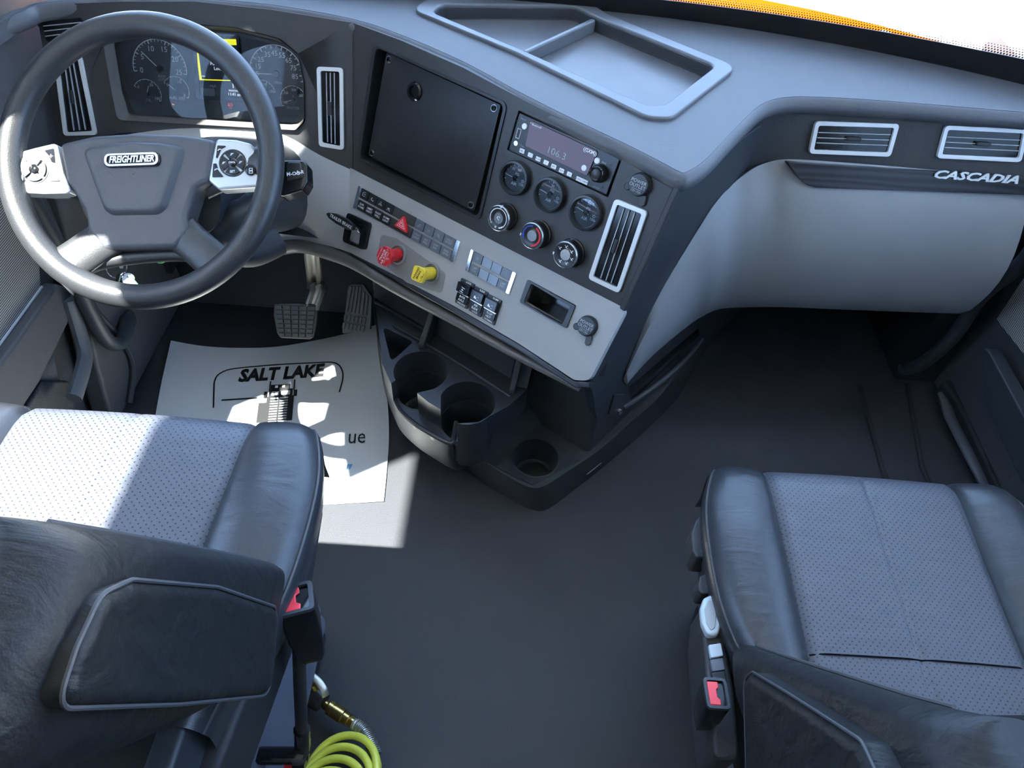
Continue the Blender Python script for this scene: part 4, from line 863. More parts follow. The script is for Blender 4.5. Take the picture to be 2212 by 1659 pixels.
# upper deck with open-fronted cup rings
def arcp(c, a0, a1, n=24): return [(c[0]+r1*math.cos(math.radians(a0+(a1-a0)*k/n)), c[1]+r1*math.sin(math.radians(a0+(a1-a0)*k/n))) for k in range(n+1)]
top = A([(1137, 842), (1144, 800)], zT) + [(.055, 1.09), (-.315, 1.285)] + A([(809, 641), (816, 700), (826, 786), (845, 828)], zT)
top += arcp(c1, 212, -55) + A([(901, 848), (925, 868), (952, 884)], zT) + arcp(c2, 165, -95) + A([(988, 914), (1034, 911), (1100, 876)], zT)
tri_ = rnd(A([(826, 704), (893, 738), (845, 781)], zT), .008, 4)
dk_ = obj('upper_deck', MB().ext(GZ(0), top, zM-.002, zT, holes=[tri_]), M['console'], con, bevel=.004, seg=3, ang=50)
P3 = lambda x, y, z: pz(x, y, z)
obj('deck_ridge', MB().tube([P3(850, 702, zT+.003), P3(930, 748, zT+.003), P3(1010, 797, zT+.003), P3(1102, 857, zT+.003)], .0035, 8), M['console'], con)
obj('side_ridge', MB().tube([P3(811, 652, zT+.004), P3(928, 718, zT+.006)], .0035, 8), M['console'], con)
bw = [P3(809, 640, zT), P3(928, 716, zT), P3(945, 722, zT), P3(1104, 815, zT), P3(1108, 830, zT), P3(1139, 838, zT)]
obj('back_wall', MB().grid([bw, [p+Vector((.01, .03, .06)) for p in bw], [p+Vector((.02, .05, .115)) for p in bw]], -.004), M['console'], con)
for a, b_ in (((928, 716), (903, 752)), ((1107, 818), (1098, 850))):
    p, q = P3(*a, zT), P3(*b_, zT); obj('divider', MB().add([p, q, q+Vector((0, 0, .012)), p+Vector((.01, .02, .09)), p+Vector((.014, 0, 0)), q+Vector((.014, 0, 0)), q+Vector((.014, 0, .012)), p+Vector((.024, .02, .09))], [(0, 1, 2, 3), (7, 6, 5, 4), (0, 4, 5, 1), (1, 5, 6, 2), (2, 6, 7, 3), (3, 7, 4, 0)]), M['console'], con, bevel=.003)
for a in ((1443, 0), (1262, 0)): pass
for x0, y0, x1, y1 in ((1212, 1062, 1232, 1047), (1268, 1024, 1298, 1000)): obj('foot_clip', MB().tube([pz(x0, y0, .03), pz(x1, y1, .03)], .0022, 6), M['dash'], con)

# ------------------------------------------------------------------ pedals and floor sheet
BF = Fr(pyy(637, 692, 1.26), (1, 0, 0), (0, .62, .78)); t = thing('brake_pedal', 'wide square brake pedal with a grid-ribbed rubber pad on a worn metal arm', 'pedal', tuple(BF.hit(637, 730)))
pq = rnd(BF.L([(592, 655), (640, 653), (686, 658), (684, 690), (677, 728), (668, 733), (606, 730), (598, 720), (590, 680)]), .006, 4)
pdm = obj('pad', MB().ext(BF, pq, -.012, .0), M['rubber'], t, bevel=.004, seg=3)
q = [BF.uv(*p) for p in [(593, 657), (684, 661), (676, 729), (603, 727)]]
for i in range(5):
    for j in range(7):
        p = [tuple(quadpt(q, s0, t0)) for s0, t0 in (((i+.08)/5, (j+.1)/7), ((i+.92)/5, (j+.1)/7), ((i+.92)/5, (j+.9)/7), ((i+.08)/5, (j+.9)/7))]
        obj('tread_block', MB().ext(BF, p, 0, .005, top=.9), M['rubber'], pdm)
arm = smooth([BF.hit(672, 668, -.01), BF.hit(682, 640, .0)+Vector((0, .03, 0)), pyy(682, 615, 1.36), pyy(679, 580, 1.33), pyy(676, 545, 1.30), pyy(676, 500, 1.30)], 5)
am = MB()
for dx_ in (-.013, .011): am.tube([p+Vector((dx_, 0, 0)) for p in arm], .008, 8, flat=1.6, up=(0, 1, 0))
am.tube([p+Vector((0, .008, 0)) for p in arm], .012, 8, flat=.6, up=(0, 1, 0))
obj('arm', am, M['alu'], t)
AF = Fr(pyy(770, 665, 1.32), (1, -.15, 0), (.1, .6, .78)); t = thing('accelerator_pedal', 'narrow black ribbed accelerator pedal right of the brake pedal', 'pedal', tuple(AF.hit(750, 720)))
ap = rnd(AF.L([(757, 613), (784, 613), (803, 640), (801, 690), (799, 712), (738, 720), (743, 690), (751, 622)]), .005, 3)
pp = obj('pad', MB().ext(AF, ap, -.014, 0), M['rubber'], t, bevel=.002)
for i in range(6):
    a, b_ = AF.uv(759+i*7.0, 618+(i-2 if i > 3 else 0)*6, 0), AF.uv(749+i*8.2, 672+i*1.6, 0); obj('rib', MB().line(AF, a, b_, .0062, 0, .004), M['rubber'], pp, bevel=.001)
    for j in range(2):
        a, b_ = AF.uv(747.5+i*8.3-j*3.2, 679+i*1.4+j*17.5, 0), AF.uv(745.5+i*8.3-j*3.2, 691+i*1.4+j*17.5, 0); obj('tread_block', MB().line(AF, a, b_, .0062, 0, .004), M['rubber'], pp)
# kick plate slope behind the pedals
struct('wall_toe_board', MB().add([(-1.0, 1.46, 0), (-.34, 1.46, 0), (-.34, 1.73, .30), (-1.0, 1.73, .30), (-1.0, 1.74, 0), (-.34, 1.74, 0)], [(0, 1, 2, 3), (0, 3, 4), (1, 5, 2), (0, 4, 5, 1), (4, 3, 2, 5)]), M['floor'])

sheet = thing('floor_mat', 'white paper floor mat printed with a truck emblem, lying in the driver footwell', 'floor mat', (-.6, 1.1, 0))
def mh(x, y):
    """height of the limp sheet over the floor"""
    k = max(0, min(1, (y-1.12)/.30)); k = k*k*(3-2*k); e = max(0, abs(x+.66)-.08)/.3
    return .004 + .055*k*e*e*(1.15 if x > -.66 else .8) + .0015*math.sin(9*x+3*y)
def onmat(x, y, lift=.0012):
    z = .01
    for _ in range(8): p = pz(x, y, z); z = mh(p.x, p.y)+lift
    return pz(x, y, z)
def onedge(x, y): return onmat(x, y, 0)
tlq, trq = onedge(369, 735), onedge(812, 701); far = smooth([onedge(369, 735), onedge(440, 747), onedge(520, 751), onedge(600, 748), onedge(700, 731), onedge(812, 701)], 5)
rgt = smooth([onedge(812, 701), onedge(826, 780), onedge(838, 880), onedge(840, 950), onedge(835, 1020), onedge(829, 1082)], 5)
lft = smooth([onedge(369, 735), onedge(350, 820), onedge(335, 900), onedge(320, 980), onedge(305, 1050), onedge(290, 1110)], 5)
nearl = [lft[-1].lerp(rgt[-1], k/25) for k in range(26)]
g = []
for j in range(26):
    v = j/25; row = []
    for i in range(26):
        u = i/25; p = far[i]*(1-v)+nearl[i]*v+lft[j]*(1-u)+rgt[j]*u-(lft[0]*(1-u)*(1-v)+rgt[0]*u*(1-v)+lft[-1]*(1-u)*v+rgt[-1]*u*v)
        row.append(Vector((p.x, p.y, mh(p.x, p.y))))
    g.append(row)
obj('sheet', MB().grid(g, -.0012), M['paper'], sheet)
def drape(mb, lift=.0016):
    for v in mb.v: v.z = mh(v.x, v.y)+lift+max(0, v.z-.5)*0
    return mb
def mline(pts, wpx, n=4):
    b = MB(); P_ = [onmat(x, y) for x, y in smooth([Vector(p) for p in pts], n)]; b.tube(P_, wpx*.00062, 6, flat=.25, up=(0, 0, 1)); return b
ink = MB()
fr1 = [(461, 880), (462, 845), (463, 825), (470, 810), (490, 799), (520, 794), (600, 787), (680, 783), (715, 782), (732, 788), (740, 803), (740, 820), (733, 846)]
ink.add(*(lambda b: (b.v, b.f))(mline(fr1, 3.4, 3)))
obj('printed_frame', ink, M['blackprint'], sheet)
a_, b_ = onmat(515, 812), onmat(700, 799); mx_ = Vector((b_.x-a_.x, b_.y-a_.y, 0)); mo = onmat(608, 807); mf = Fr((mo.x, mo.y, 0), mx_, (-mx_.y, mx_.x, 0))
h_ = (onmat(606, 793)-onmat(608, 821)).length
obj('mat_lettering', drape(MB().text(mf, 'SALT LAKE', .047, bold=.045, shear=.12, width=mx_.length, height=h_)), M['blackprint'], sheet, flatshade=True)
o_ = onmat(600, 860); tg = Fr((o_.x, o_.y, 0), mx_, (-mx_.y, mx_.x, 0)); ux = mx_.length/185; uy = h_/28
def emblem(name, rects, m, lift):
    b = MB()
    for x0, y0, x1, y1 in rects:
        n = 4
        for k in range(n): b.ext(tg, [((x0+(x1-x0)*k/n-600)*ux, -(y1-860)*uy), ((x0+(x1-x0)*(k+1)/n-600)*ux, -(y1-860)*uy), ((x0+(x1-x0)*(k+1)/n-600)*ux, -(y0-860)*uy), ((x0+(x1-x0)*k/n-600)*ux, -(y0-860)*uy)], 0, .001)
    obj(name, drape(b, lift), m, sheet, flatshade=True)
emblem('truck_emblem', [(583, 832, 624, 842), (580, 842, 630, 856), (577, 856, 584, 905), (622, 856, 634, 905), (570, 845, 577, 858), (633, 845, 640, 858), (561, 867, 577, 905), (579.5, 824, 582.5, 846), (631, 824, 634, 846), (584, 856, 622, 858), (601, 856, 604, 905)] + [(584, 861+k*5, 622, 863.5+k*5) for k in range(9)], M['blackprint'], .0016)
emblem('emblem_lights', [(586, 846, 602, 854), (606, 846, 625, 854), (592, 834, 598, 839), (607, 834, 613, 839)], M['paper'], .0022)
emblem('rule', [(483, 855, 556, 858)], M['blackprint'], .0016)
def flat(x, y, s_, w_, h_, **k):
    p, q = onmat(x, y), onmat(x+w_, y-w_*.03); X_ = Vector((q.x-p.x, q.y-p.y, 0)); hh = (onmat(x, y-h_/2)-onmat(x, y+h_/2)).length
    return drape(MB().text(Fr((p.x, p.y, 0), X_, (-X_.y, X_.x, 0)), s_, 1, width=X_.length, height=hh, **k))
obj('mat_words', flat(771, 943, 'ue', 36, 21), M['blackprint'], sheet, flatshade=True)
obj('quote_mark', flat(747, 1018, '"', 13, 11, shear=.3, bold=.03), M['bluep'], sheet, flatshade=True)

# ------------------------------------------------------------------ seats
def make_seat(name, label, cx, yf, zs, s, wing_pts, wing_top, ytip, slope, hb_):
    """s = +1 when the inboard side faces right (+x); returns the thing"""
    t = thing(name, label, 'seat', (cx, yf-.25, 0))
    V = lambda u, v, z: Vector((cx+s*u, yf-v, zs+z))
    hwv = smooth([(0, .235), (.03, .252), (.09, .268), (.16, .272), (.24, .268), (.30, .255), (.36, .232), (.46, .215)], 6)
    def hw(v):
        for a, b in zip(hwv, hwv[1:]):
            if a[0] <= v <= b[0]: return a[1]+(b[1]-a[1])*(v-a[0])/max(1e-6, b[0]-a[0])
        return hwv[0][1] if v < 0 else hwv[-1][1]
    usm = lambda v: .155 - .004*math.sin(v*6)
    prof = [(.012, -.13), (.002, -.11), (-.006, -.08), (-.008, -.05), (-.002, -.028), (.008, -.014), (.022, -.005), (.04, -.001)] + [(.06+.02*k, 0) for k in range(18)]
    def gz(x, w_): return math.exp(-(x/w_)**2)
    def top(u, v, a):      # a = share of the way from the seam to the edge for the bolster
        z = 0
        if abs(u) < usm(v)+1e-6: z += -.008*(1-(u/usm(v))**2)*-1*.6 - .007*gz(abs(u)-usm(v), .007) - .0035*gz(u, .004) - (.004*gz(v-.315, .004) if v > .2 else 0)
        else: z += .022*math.sin(math.pi*min(1, a*.95))**.8*min(1, .4+v*4) - .007*gz(a, .06)
        z -= .012*max(0, v-.1)
        return z
    def rw(u_of, n):
        rows = []
        for (v, dz) in prof: rows.append([V(u_of(k/n, v)[0], v, dz+top(*([u_of(k/n, v)[0], v, u_of(k/n, v)[1]]))*(1 if dz > -.06 else .4)+u_of(k/n, v)[2]*max(0, 1+dz/.13)) for k in range(n+1)])
        return rows
    cen = obj('centre_panel', MB().grid(rw(lambda q, v: ((2*q-1)*usm(v), 0, 0), 60), 0), M['perf'], t, ang=80)
    for sg in (1, -1):
        def ub(q, v, sg=sg):
            if q <= .8: a = q/.8; return (sg*(usm(v)+(hw(v)-usm(v))*a), a, -.016*max(0, (a-.75)/.25)**2)
            k = (q-.8)/.2; return (sg*(hw(v)+.004*math.sin(math.pi*k)-.02*k), 1, -.016-.10*k)
        bo = obj('side_bolster', MB().grid(rw(ub, 30), 0), M['leather'], t, ang=80)
        e = [V(sg*(hw(v)-.004), v, dz+top(sg*hw(v), v, 1)-.008) for v, dz in prof[4:]]
        obj('piping', MB().tube(e, .0022, 6), M['stitch'], bo)
        e2 = [V(sg*(hw(v)-.012), v, dz+top(sg*(hw(v)-.01), v, .95)-.0055) for v, dz in prof[5:]]
        sm = MB()
        for a, b in zip(e2, e2[1:]):
            for k in range(3): p, q = a.lerp(b, k/3+.05), a.lerp(b, k/3+.25); sm.tube([p, q], .0010, 5)
        obj('stitch_row', sm, M['stitch'], bo)
    obj('rear_seam', MB().tube([V(u, .312, top(u, .312, 0)+.003) for u in [(-.15+k*.3/16) for k in range(17)]], .0012, 6), M['gloss'], t)
    # hard shell, pleated suspension cover and foot frame
    obj('seat_shell', MB().ext(GZ(0), [(cx+s*x, yf-y) for x, y in rnd([(-.235, .03), (.235, .03), (.25, .2), (.22, .50), (-.22, .50), (-.25, .2)], .03, 4)], zs-.17, zs-.06), M['matte'], t, bevel=.01)
    pl_ = []
    for i in range(15):
        z = .10 + (zs-.17-.10)*i/14; o_ = .180 + (.012 if i % 2 else -.004); pl_.append([Vector((cx+s*x, yf-y, z)) for x, y in rnd([(-o_, .25-o_), (o_, .25-o_), (o_, .25+o_), (-o_, .25+o_)], .03, 4)])
    obj('bellows', MB().grid(pl_, 0, closed=True), M['cloth'], t, ang=20)
    obj('foot_frame', MB().box(GZ(0), .34, .40, 0.001, .10, cx, yf-.25), M['matte'], t, bevel=.01)
    # backrest with forward wings
    rows = []; H = [0, .02, .06, .12, .2, .28, .34, .38, .40, .405]
    for i, h in enumerate(H):
        h2 = h*hb_/.405; yb = ytip - slope*h2; e = i/(len(H)-1); wd = (.262 + .012*math.sin(math.pi*e))*(1 if i < 7 else [1, .985, .95, .9][i-6]); fw = .075*(math.sin(math.pi*min(1, .16+.60*e))**.7)*(1 if i < 8 else .6); th = .10 if i < 8 else (.075 if i == 8 else .05)
        q = [(-wd, 0), (-wd+.012, .018), (-wd+.035, .022), (-wd+.065, .004), (-wd+.09, -fw*.75), (-.10, -fw), (0, -fw-.004), (.10, -fw), (wd-.09, -fw*.75), (wd-.065, .004), (wd-.035, .022), (wd-.012, .018), (wd, 0), (wd, -.06), (wd-.03, -fw*.6-th*.9), (.1, -fw-th), (-.1, -fw-th), (-wd+.03, -fw*.6-th*.9), (-wd, -.06)]
        rows.append([Vector((cx+s*u, yb+f_, zs+.005+h2)) for u, f_ in smooth([Vector(p) for p in q], 4, closed=True)])
    n = len(rows[0]); mb = MB().grid(rows, 0, closed=True); mb.f += [tuple(range(n))[::-1], tuple(range((len(rows)-1)*n, len(rows)*n))]
    bk = obj('backrest', mb, M['leathold'], t, ang=75)
    m_ = len(rows); 
    for idx in (8, 40): obj('piping', MB().tube([r_[idx]+Vector((0, .0015, 0)) for r_ in rows[:-2]], .0020, 6), M['stitch'], bk)
    return t, V
ds, DV = make_seat('driver_seat', 'black leather driver seat with perforated centre, half lit by the sun', -.503, .585, .65, 1, None, None, .345, .44, .40)
ps, PV = make_seat('passenger_seat', 'black leather passenger seat with perforated centre, in the shade on the right', .582, .692, .47, -1, None, None, .36, .50, .42)
# folded-up armrests
def armrest(par, x0, x1, pts, seamside):
    fr = Fr((x0, 0, 0), (0, 1, 0), (0, 0, 1)) if x1 < x0 else Fr((x0, 0, 0), (0, -1, 0), (0, 0, 1))
    sgn = 1 if x1 < x0 else -1
    loc = []
    for p in pts:
        q = pxx(*p, x0); loc.append((q.y*sgn, q.z))
    o = obj('armrest', MB().ext(fr, rnd(loc, .02, 6), -abs(x1-x0), 0), M['leathold'], par, bevel=.014, seg=5, ang=70)
    lc = rnd(loc, .02, 6); e = [fr.P(*p, -.010) for p in lc]; cxm = sum(p[0] for p in lc)/len(lc)
    obj('armrest_piping', MB().tube([fr.P(p[0], p[1], -.004)*1.0 for p in lc], .0016, 6, closed=True), M['stitch'], o)
armrest(ds, -.222, -.295, [(606, 1312), (592, 1502), (400, 1522), (138, 1532), (180, 1400), (232, 1285), (300, 1252), (480, 1268)], 0)
armrest(ps, .285, .36, [(1600, 1464), (1618, 1450), (1700, 1500), (1850, 1598), (1905, 1720), (1800, 1850), (1607, 1760)], 0)
# pivot bracket under the driver armrest
obj('armrest_bracket', MB().box(GZ(.40), .03, .09, 0, .26, -.31, .17), M['side'], ds, bevel=.008)
obj('armrest_bracket', MB().box(GZ(.40), .03, .09, 0, .20, .375, .22), M['side'], ps, bevel=.008)
# controls along the inboard side of the passenger seat
def flatpart(name, px_, z, h, m, par, bev=.003, rr=.004, lab=None):
    return obj(name, MB().ext(GZ(0), rnd([tuple(pz(x, y, z)[:2]) for x, y in px_], rr, 4), z-h, z), m, par, bevel=bev, seg=3, label=lab)
flatpart('adjust_lever', [(1517, 1108), (1503, 1122), (1493, 1150), (1497, 1190), (1505, 1203), (1532, 1206), (1532, 1108)], .43, .05, M['consoler'], ps, .006, .006)
flatpart('adjust_lever', [(1532, 1234), (1512, 1244), (1508, 1262), (1512, 1282), (1545, 1280), (1545, 1234)], .43, .04, M['consoler'], ps, .006, .006)
rail = flatpart('side_panel', [(1524, 1290), (1518, 1360), (1528, 1480), (1545, 1640), (1600, 1640), (1585, 1480), (1566, 1380), (1548, 1290)], .425, .10, M['consoler'], ps, .006, .01)
pad_ = flatpart('recline_pad', [(1521, 1290), (1543, 1280), (1553, 1310), (1559, 1350), (1552, 1370), (1530, 1373), (1517, 1345), (1514, 1312)], .44, .016, M['clearwhite'], ps, .005, .008, lab='pale oval seat adjustment pad')
flatpart('pad_centre', [(1530, 1296), (1541, 1296), (1547, 1325), (1545, 1355), (1536, 1362), (1526, 1345), (1522, 1315)], .4415, .003, M['dimwhite'], pad_, .001, .008)
for k, (y0, y1, m) in enumerate([(1392, 1420, M['clearwhite']), (1424, 1450, M['bluegrey']), (1452, 1475, M['black'])]):
    flatpart('seat_button', [(1531+k*3, y0), (1558+k*4, y0-4), (1563+k*4, y1-4), (1536+k*3, y1+1)], .433, .008, m, ps, .0015, .002)
flatpart('release_lever', [(1570, 1530), (1578, 1545), (1580, 1600), (1574, 1640), (1564, 1620), (1556, 1596), (1568, 1570)], .36, .012, M['silver'], ps, .003, .003, lab='silver lever beside the buckle')
# seat-belt buckles on their stalks
def buckle(top_c, low_c, fac, w, d, h, label, ang, stalk):
    t = thing('seat_belt_buckle', label, 'buckle', tuple(stalk[-1]), 'seat belt buckles')
    ax = (top_c-low_c).normalized(); f0 = Fr(top_c, Vector((math.cos(ang), math.sin(ang), 0)), Vector((0, 0, 1)).cross(Vector((math.cos(ang), math.sin(ang), 0))))
    f = Fr(top_c, f0.X, f0.Y - ax*f0.Y.dot(ax)) if abs(ax.z) < .999 else f0
    if f.N.dot(ax) < 0: f = Fr(f.O, f.X, -f.Y)
    b0 = rnd(box2(w, d), .006, 4); n = len(b0); sc = [(-h, .55), (-h*.85, .75), (-h*.5, .95), (-.006, 1.0), (0, .98)]
    rows = [[f.P(p[0]*k, p[1]*k, z) for p in b0] for z, k in sc]; mb = MB().grid(rows, 0, closed=True); mb.f += [tuple(range(n))[::-1], tuple(range(4*n, 5*n))]
    obj('buckle_body', mb, M['gloss'], t, ang=50)
    rim = obj('mouth_rim', MB().ring(f, rnd(box2(w, d), .006, 4), rnd(box2(w*.74, d*.80), .003, 3), -.001, .004), M['side'], t, bevel=.0012)
    obj('release_button', MB().ext(f, rnd([(-w*.36, -d*.38), (w*.12, -d*.38), (w*.14, -d*.2), (w*.02, -d*.12), (w*.02, d*.12), (w*.14, d*.2), (w*.12, d*.38), (-w*.36, d*.38)] if fac > 0 else [(w*.36, -d*.38), (-w*.12, -d*.38), (-w*.14, -d*.2), (-w*.02, -d*.12), (-w*.02, d*.12), (-w*.14, d*.2), (-w*.12, d*.38), (w*.36, d*.38)], .0015, 3), 0, .003), mat('red_button', (.75, .04, .06), .35), t, bevel=.0012)
    obj('stalk', MB().tube(stalk, .0085, 12), M['matte'], t)
    return t
tc_ = pz(638, 1296, .62); lc_ = pz(652, 1412, .52)
st_ = [tc_.lerp(lc_, .45), pz(648, 1480, .46), pz(651, 1560, .38), pz(655, 1626, .30)]
bd = buckle(tc_, lc_, 1, .042, .042, .11, 'black belt buckle with red button on a stalk beside the driver armrest', .35, st_)
q = pz(655, 1626, .30)
obj('stalk_sleeve', MB().tube([pz(652, 1575, .365), pz(654, 1612, .315)], .0115, 12), M['gloss'], bd)
obj('anchor_bar', MB().tube([pz(535, 1632, .30), pz(640, 1632, .30)], .012, 14), M['gloss'], bd); obj('anchor_bolt', MB().lathe(Fr(pz(648, 1632, .30), (0, 1, 0), (0, 0, 1)), [(.018, -.006), (.018, .004), (.015, .010), (.006, .011), (.006, .007), (0, .007)], 24), M['gloss'], bd)
obj('red_tag', MB().box(Fr(pz(632, 1655, .29), (1, 0, 0), (0, 1, 0)), .022, .016, -.01, .004), M['red'], bd)
tc_ = pz(1547, 1499, .49); lc_ = pz(1547, 1560, .41)
bp = buckle(tc_, lc_, 1, .030, .040, .085, 'black belt buckle with red button on the inner edge of the passenger seat', .0, [lc_, pz(1545, 1600, .38), pz(1535, 1650, .30), pz(1532, 1700, .24)])

# ------------------------------------------------------------------ blow gun and coiled hose on the floor
t = thing('air_blow_gun', 'black air blow gun with a curved silver trigger and brass coupler on the floor', 'air gun', tuple(pz(690, 1500, 0)))
body = [pz(617, 1458, .05), pz(650, 1478, .05), pz(680, 1503, .05), pz(697, 1518, .05)]
obj('body', MB().tube(body, [.012, .020, .022, .018], 14, flat=.8), M['black'], t)
obj('nozzle', MB().tube([pz(560, 1440, .045), pz(620, 1460, .05)], .005, 8), M['steel'], t)
lv = smooth([pz(651, 1431, .085), pz(657, 1446, .088), pz(672, 1458, .09), pz(688, 1472, .088), pz(700, 1490, .082), pz(704, 1503, .072)], 5)
obj('trigger', MB().tube(lv, .0065, 10, flat=.35), M['alu'], t)
obj('trigger_pin', MB().tube([pz(676, 1478, .075), pz(684, 1492, .06)], .006, 8), M['brass'], t)
c0, c1_ = pz(699, 1519, .045), pz(764, 1563, .04); d_ = (c1_-c0)
cf = Fr(c0, Vector((0, 0, 1)).cross(d_), Vector((0, 0, 1))); L_ = d_.length; 
if cf.N.dot(d_) < 0: cf = Fr(c0, -cf.X, cf.Y)
obj('coupler', MB().lathe(cf, [(.006, 0), (.009, .004), (.009, .009), (.0075, .010), (.013, L_*.2), (.013, L_*.32), (.0122, L_*.33), (.0122, L_*.36), (.0132, L_*.37), (.0132, L_*.66), (.011, L_*.68), (.011, L_*.84), (.008, L_*.86), (.0095, L_*.9), (.0095, L_), (0, L_)], 24), M['brass'], t, ang=30)
t = thing('coiled_hose', 'bright yellow coiled air hose with a steel spring end lying on the floor', 'hose', tuple(pz(745, 1650, 0)))
sp_ = smooth([pz(765, 1563, .042), pz(785, 1578, .045), pz(800, 1603, .05), pz(812, 1632, .052)], 12)
obj('spring_guard', MB().tube(sp_, .0095, 12), M['steel'], t)
co_ = []; 
L = 0; acc = [0]
for a, b in zip(sp_, sp_[1:]): acc.append(acc[-1]+(b-a).length)
N_ = 22*14
for k in range(N_):
    s_ = acc[-1]*k/(N_-1); i = max(j for j in range(len(acc)) if acc[j] <= s_+1e-9); i = min(i, len(sp_)-2); f_ = (s_-acc[i])/(acc[i+1]-acc[i]); c = sp_[i].lerp(sp_[i+1], f_); tg_ = (sp_[i+1]-sp_[i]).normalized(); n1 = tg_.orthogonal().normalized(); n2 = tg_.cross(n1); a = 2*math.pi*k/14
    co_.append(c + n1*(.0105*math.cos(a)) + n2*(.0105*math.sin(a)))
obj('spring', MB().tube(co_, .0013, 5), M['alu'], t)
hc = pz(745, 1655, .055); pts = [pz(812, 1634, .052)]
pts += [pz(816, 1665, .055), pz(800, 1700, .055)]
R_ = .064
for k in range(1, 150):
    a = math.radians(-60 - k*10); c = hc + Vector((-.002, -.0065, .0006))*(k*10/360*3.0) + Vector((0, 0, .0)); pts.append(c + Vector((R_*math.cos(a), R_*math.sin(a)*.98, .028*math.sin(a+1.9))))
sm_ = smooth(pts, 3); 
obj('hose', MB().tube([Vector((p.x, p.y, max(.008, p.z))) for p in sm_], .0068, 12), M['hose'], t)

# ------------------------------------------------------------------ doors, side trim, handles
DL = Fr((-.99, 0, 0), (0, 1, 0), (0, 0, 1))
def dl(pts, x): return [(pxx(a, b, x).y, pxx(a, b, x).z) for a, b in pts]
door = obj('door_1', MB().ext(DL, [(-.9, .09), (.93, .09), (1.0, .25), (1.13, .40), (1.2, .60), (1.24, .80), (-.9, .80)], -.03, .0), M['trimd'], bevel=.006, kind='structure')
ROOT[door] = Vector((0, 0, 0))
DF = Fr((-.985, 0, 0), (0, 1, 0), (0, 0, 1))
obj('speaker_grille', MB().ext(DF, rnd([(.2, .405), (1.06, .405), (1.13, .50), (1.15, .74), (.2, .74)], .02), -.004, .004), M['grille'], door, bevel=.002)
obj('door_ledge', MB().ext(DF, rnd([(.2, .40), (1.075, .40), (1.105, .36), (1.05, .315), (.9, .29), (.2, .29)], .012), -.004, .030), M['trimd'], door, bevel=.008, seg=3)
obj('map_pocket', MB().ext(DF, rnd([(.2, .27), (.92, .27), (.98, .20), (.93, .12), (.2, .12)], .02), -.004, .018), M['consoler'], door, bevel=.006)
obj('grille_edge', MB().tube([DF.P(.2, .403, .005), DF.P(1.06, .403, .005)], .003, 8), M['dimwhite'], door)
# pillar trim and kick panel ahead of the door
kt = smooth([pxx(150, 645, -.95), pxx(172, 720, -.95), pxx(183, 765, -.94), pxx(178, 800, -.93), pxx(160, 860, -.92)], 5)
struct('trim_1', MB().tube(kt, .018, 10, flat=.8), M['dash'])
struct('trim_2', MB().ext(Fr((-.955, 0, 0), (0, 1, 0), (0, 0, 1)), rnd([(1.0, 0.0), (1.5, 0.0), (1.5, .55), (1.2, .55), (1.13, .35), (1.05, .16)], .03), -.05, 0), M['trimd'], bevel=.01)
struct('trim_3', MB().tube(smooth([pxx(196, 660, -.945), pxx(270, 745, -.945), pxx(288, 800, -.945), pxx(280, 870, -.945)], 5), .007, 8), M['side'])
t = thing('grab_handle', 'thick black grab handle bent at its lower end, behind the lower left of the wheel', 'grab handle', tuple(pxx(250, 745, -.92)), 'entry grab handles')
gh = smooth([pxx(40, 385, -.92), pxx(90, 470, -.92), pxx(140, 560, -.92), pxx(175, 632, -.92), pxx(212, 705, -.92), pxx(236, 738, -.92), pxx(258, 741, -.925), pxx(272, 716, -.93), pxx(274, 690, -.945)], 6)
obj('bar', MB().tube(gh, .0165, 16), M['side'], t)
obj('foot', MB().lathe(Fr(pxx(276, 692, -.953), (0, 1, 0), (0, 0, 1)), [(.026, 0), (.026, .006), (.018, .012), (0, .012)], 24), M['side'], t)
struct('trim_4', MB().tube(smooth([pxx(85, 420, -.96), pxx(118, 500, -.96), pxx(160, 590, -.96), pxx(200, 670, -.96)], 5), .010, 8), M['side'])
t = thing('grab_handle', 'dark grab handle rising from the floor beside the passenger door', 'grab handle', tuple(pxx(1990, 790, 1.08)), 'entry grab handles')
obj('bar', MB().tube(smooth([pxx(2230, 540, 1.08), pxx(2200, 575, 1.08), pxx(2120, 640, 1.08), pxx(2060, 725, 1.08), pxx(1992, 785, 1.08), Vector((1.06, 1.36, .03))], 5), .017, 14), M['side'], t)
DR = Fr((1.125, 0, 0), (0, -1, 0), (0, 0, 1))
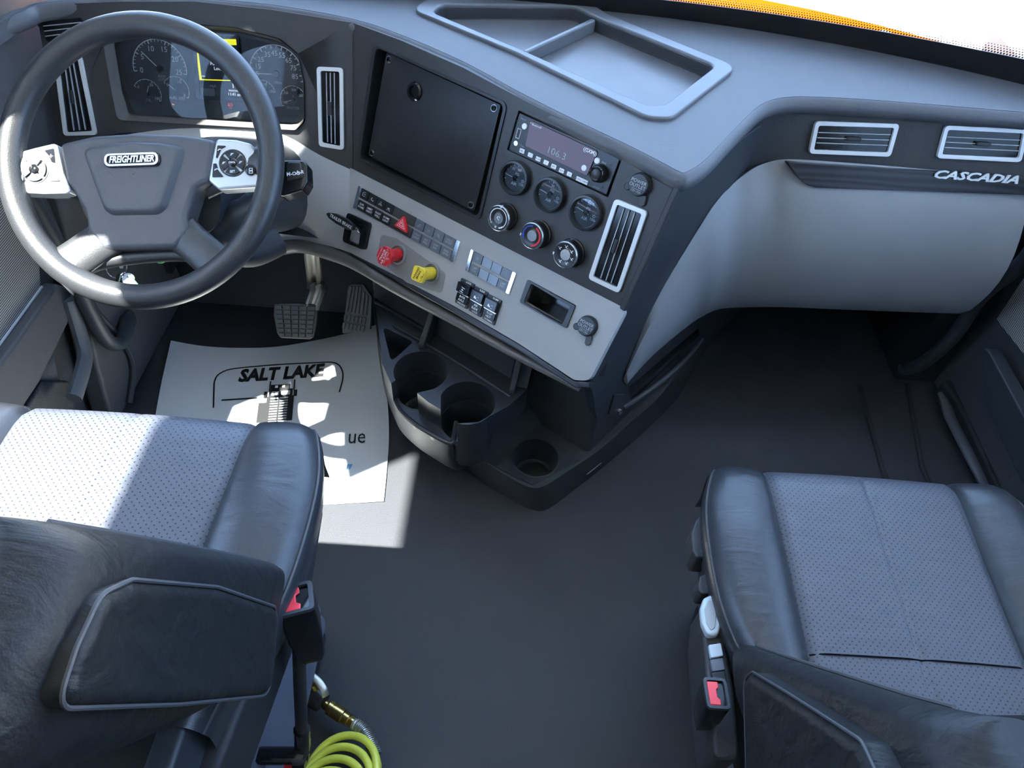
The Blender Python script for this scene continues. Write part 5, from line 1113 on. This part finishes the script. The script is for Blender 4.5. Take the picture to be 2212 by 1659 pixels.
door = obj('door_2', MB().ext(DR, [(.9, .09), (-.93, .09), (-1.0, .25), (-1.2, .40), (-1.3, .60), (-1.34, .80), (.9, .80)], -.03, .0), M['trimd'], bevel=.006, kind='structure'); ROOT[door] = Vector((0, 0, 0))
DG = Fr((1.12, 0, 0), (0, -1, 0), (0, 0, 1))
dg = [(pxx(x, y, 1.12).y*-1, pxx(x, y, 1.12).z) for x, y in [(2156, 690), (2216, 600), (2300, 600), (2300, 870)]]
obj('speaker_grille', MB().ext(DG, dg, -.004, .004), M['grille'], door)
obj('door_ledge', MB().ext(DG, rnd([(-1.24, .285), (.2, .285), (.2, .20), (-1.1, .20)], .02), -.004, .03), M['side'], door, bevel=.008)
struct('trim_5', MB().tube([pz(2038, 850, .03), pz(2052, 900, .03), pz(2088, 970, .03), pz(2125, 1040, .03), pz(2170, 1130, .03)], .015, 10, flat=.6), M['dash'])
struct('trim_6', MB().ext(GZ(0), [tuple(pz(x, y, .06)[:2]) for x, y in [(2070, 870), (2035, 820), (2240, 800), (2300, 1300), (2240, 1200), (2150, 1040)]], 0, .06), M['matte'], bevel=.01)
for x0, x1 in ((1855, 1905), (1960, 1992)):
    struct('trim_7', MB().tube([pz(x0, 830, .002), pz((x0+x1)/2-4, 900, .002), pz(x1, 1010, .002), pz(x1+40, 1100, .002)], .007, 8, flat=.7), M['matte'])
# closing panels under both ends of the dashboard
struct('trim_8', MB().box(GZ(0), .12, .40, .0, .77, 1.11, 1.55), M['matte'])
struct('trim_9', MB().box(GZ(0), .08, .30, .12, .72, -.98, 1.59), M['matte'])
# unseen panel added to block sun from the wheel hub and a seat-back height bulkhead
t = thing('window_sun_blocker', 'pale side sun visor above the driver window', 'sun visor', (-.985, .7, 1.9))
obj('blocker_panel', MB().ext(Fr((-.985, 0, 0), (0, 1, 0), (0, 0, 1)), [(.50, 1.66), (.60, 1.58), (.69, 1.54), (.72, 1.40), (1.0, 1.40), (1.02, 2.35), (.50, 2.35)], -.012, .0), M['liner'], t, bevel=.004)
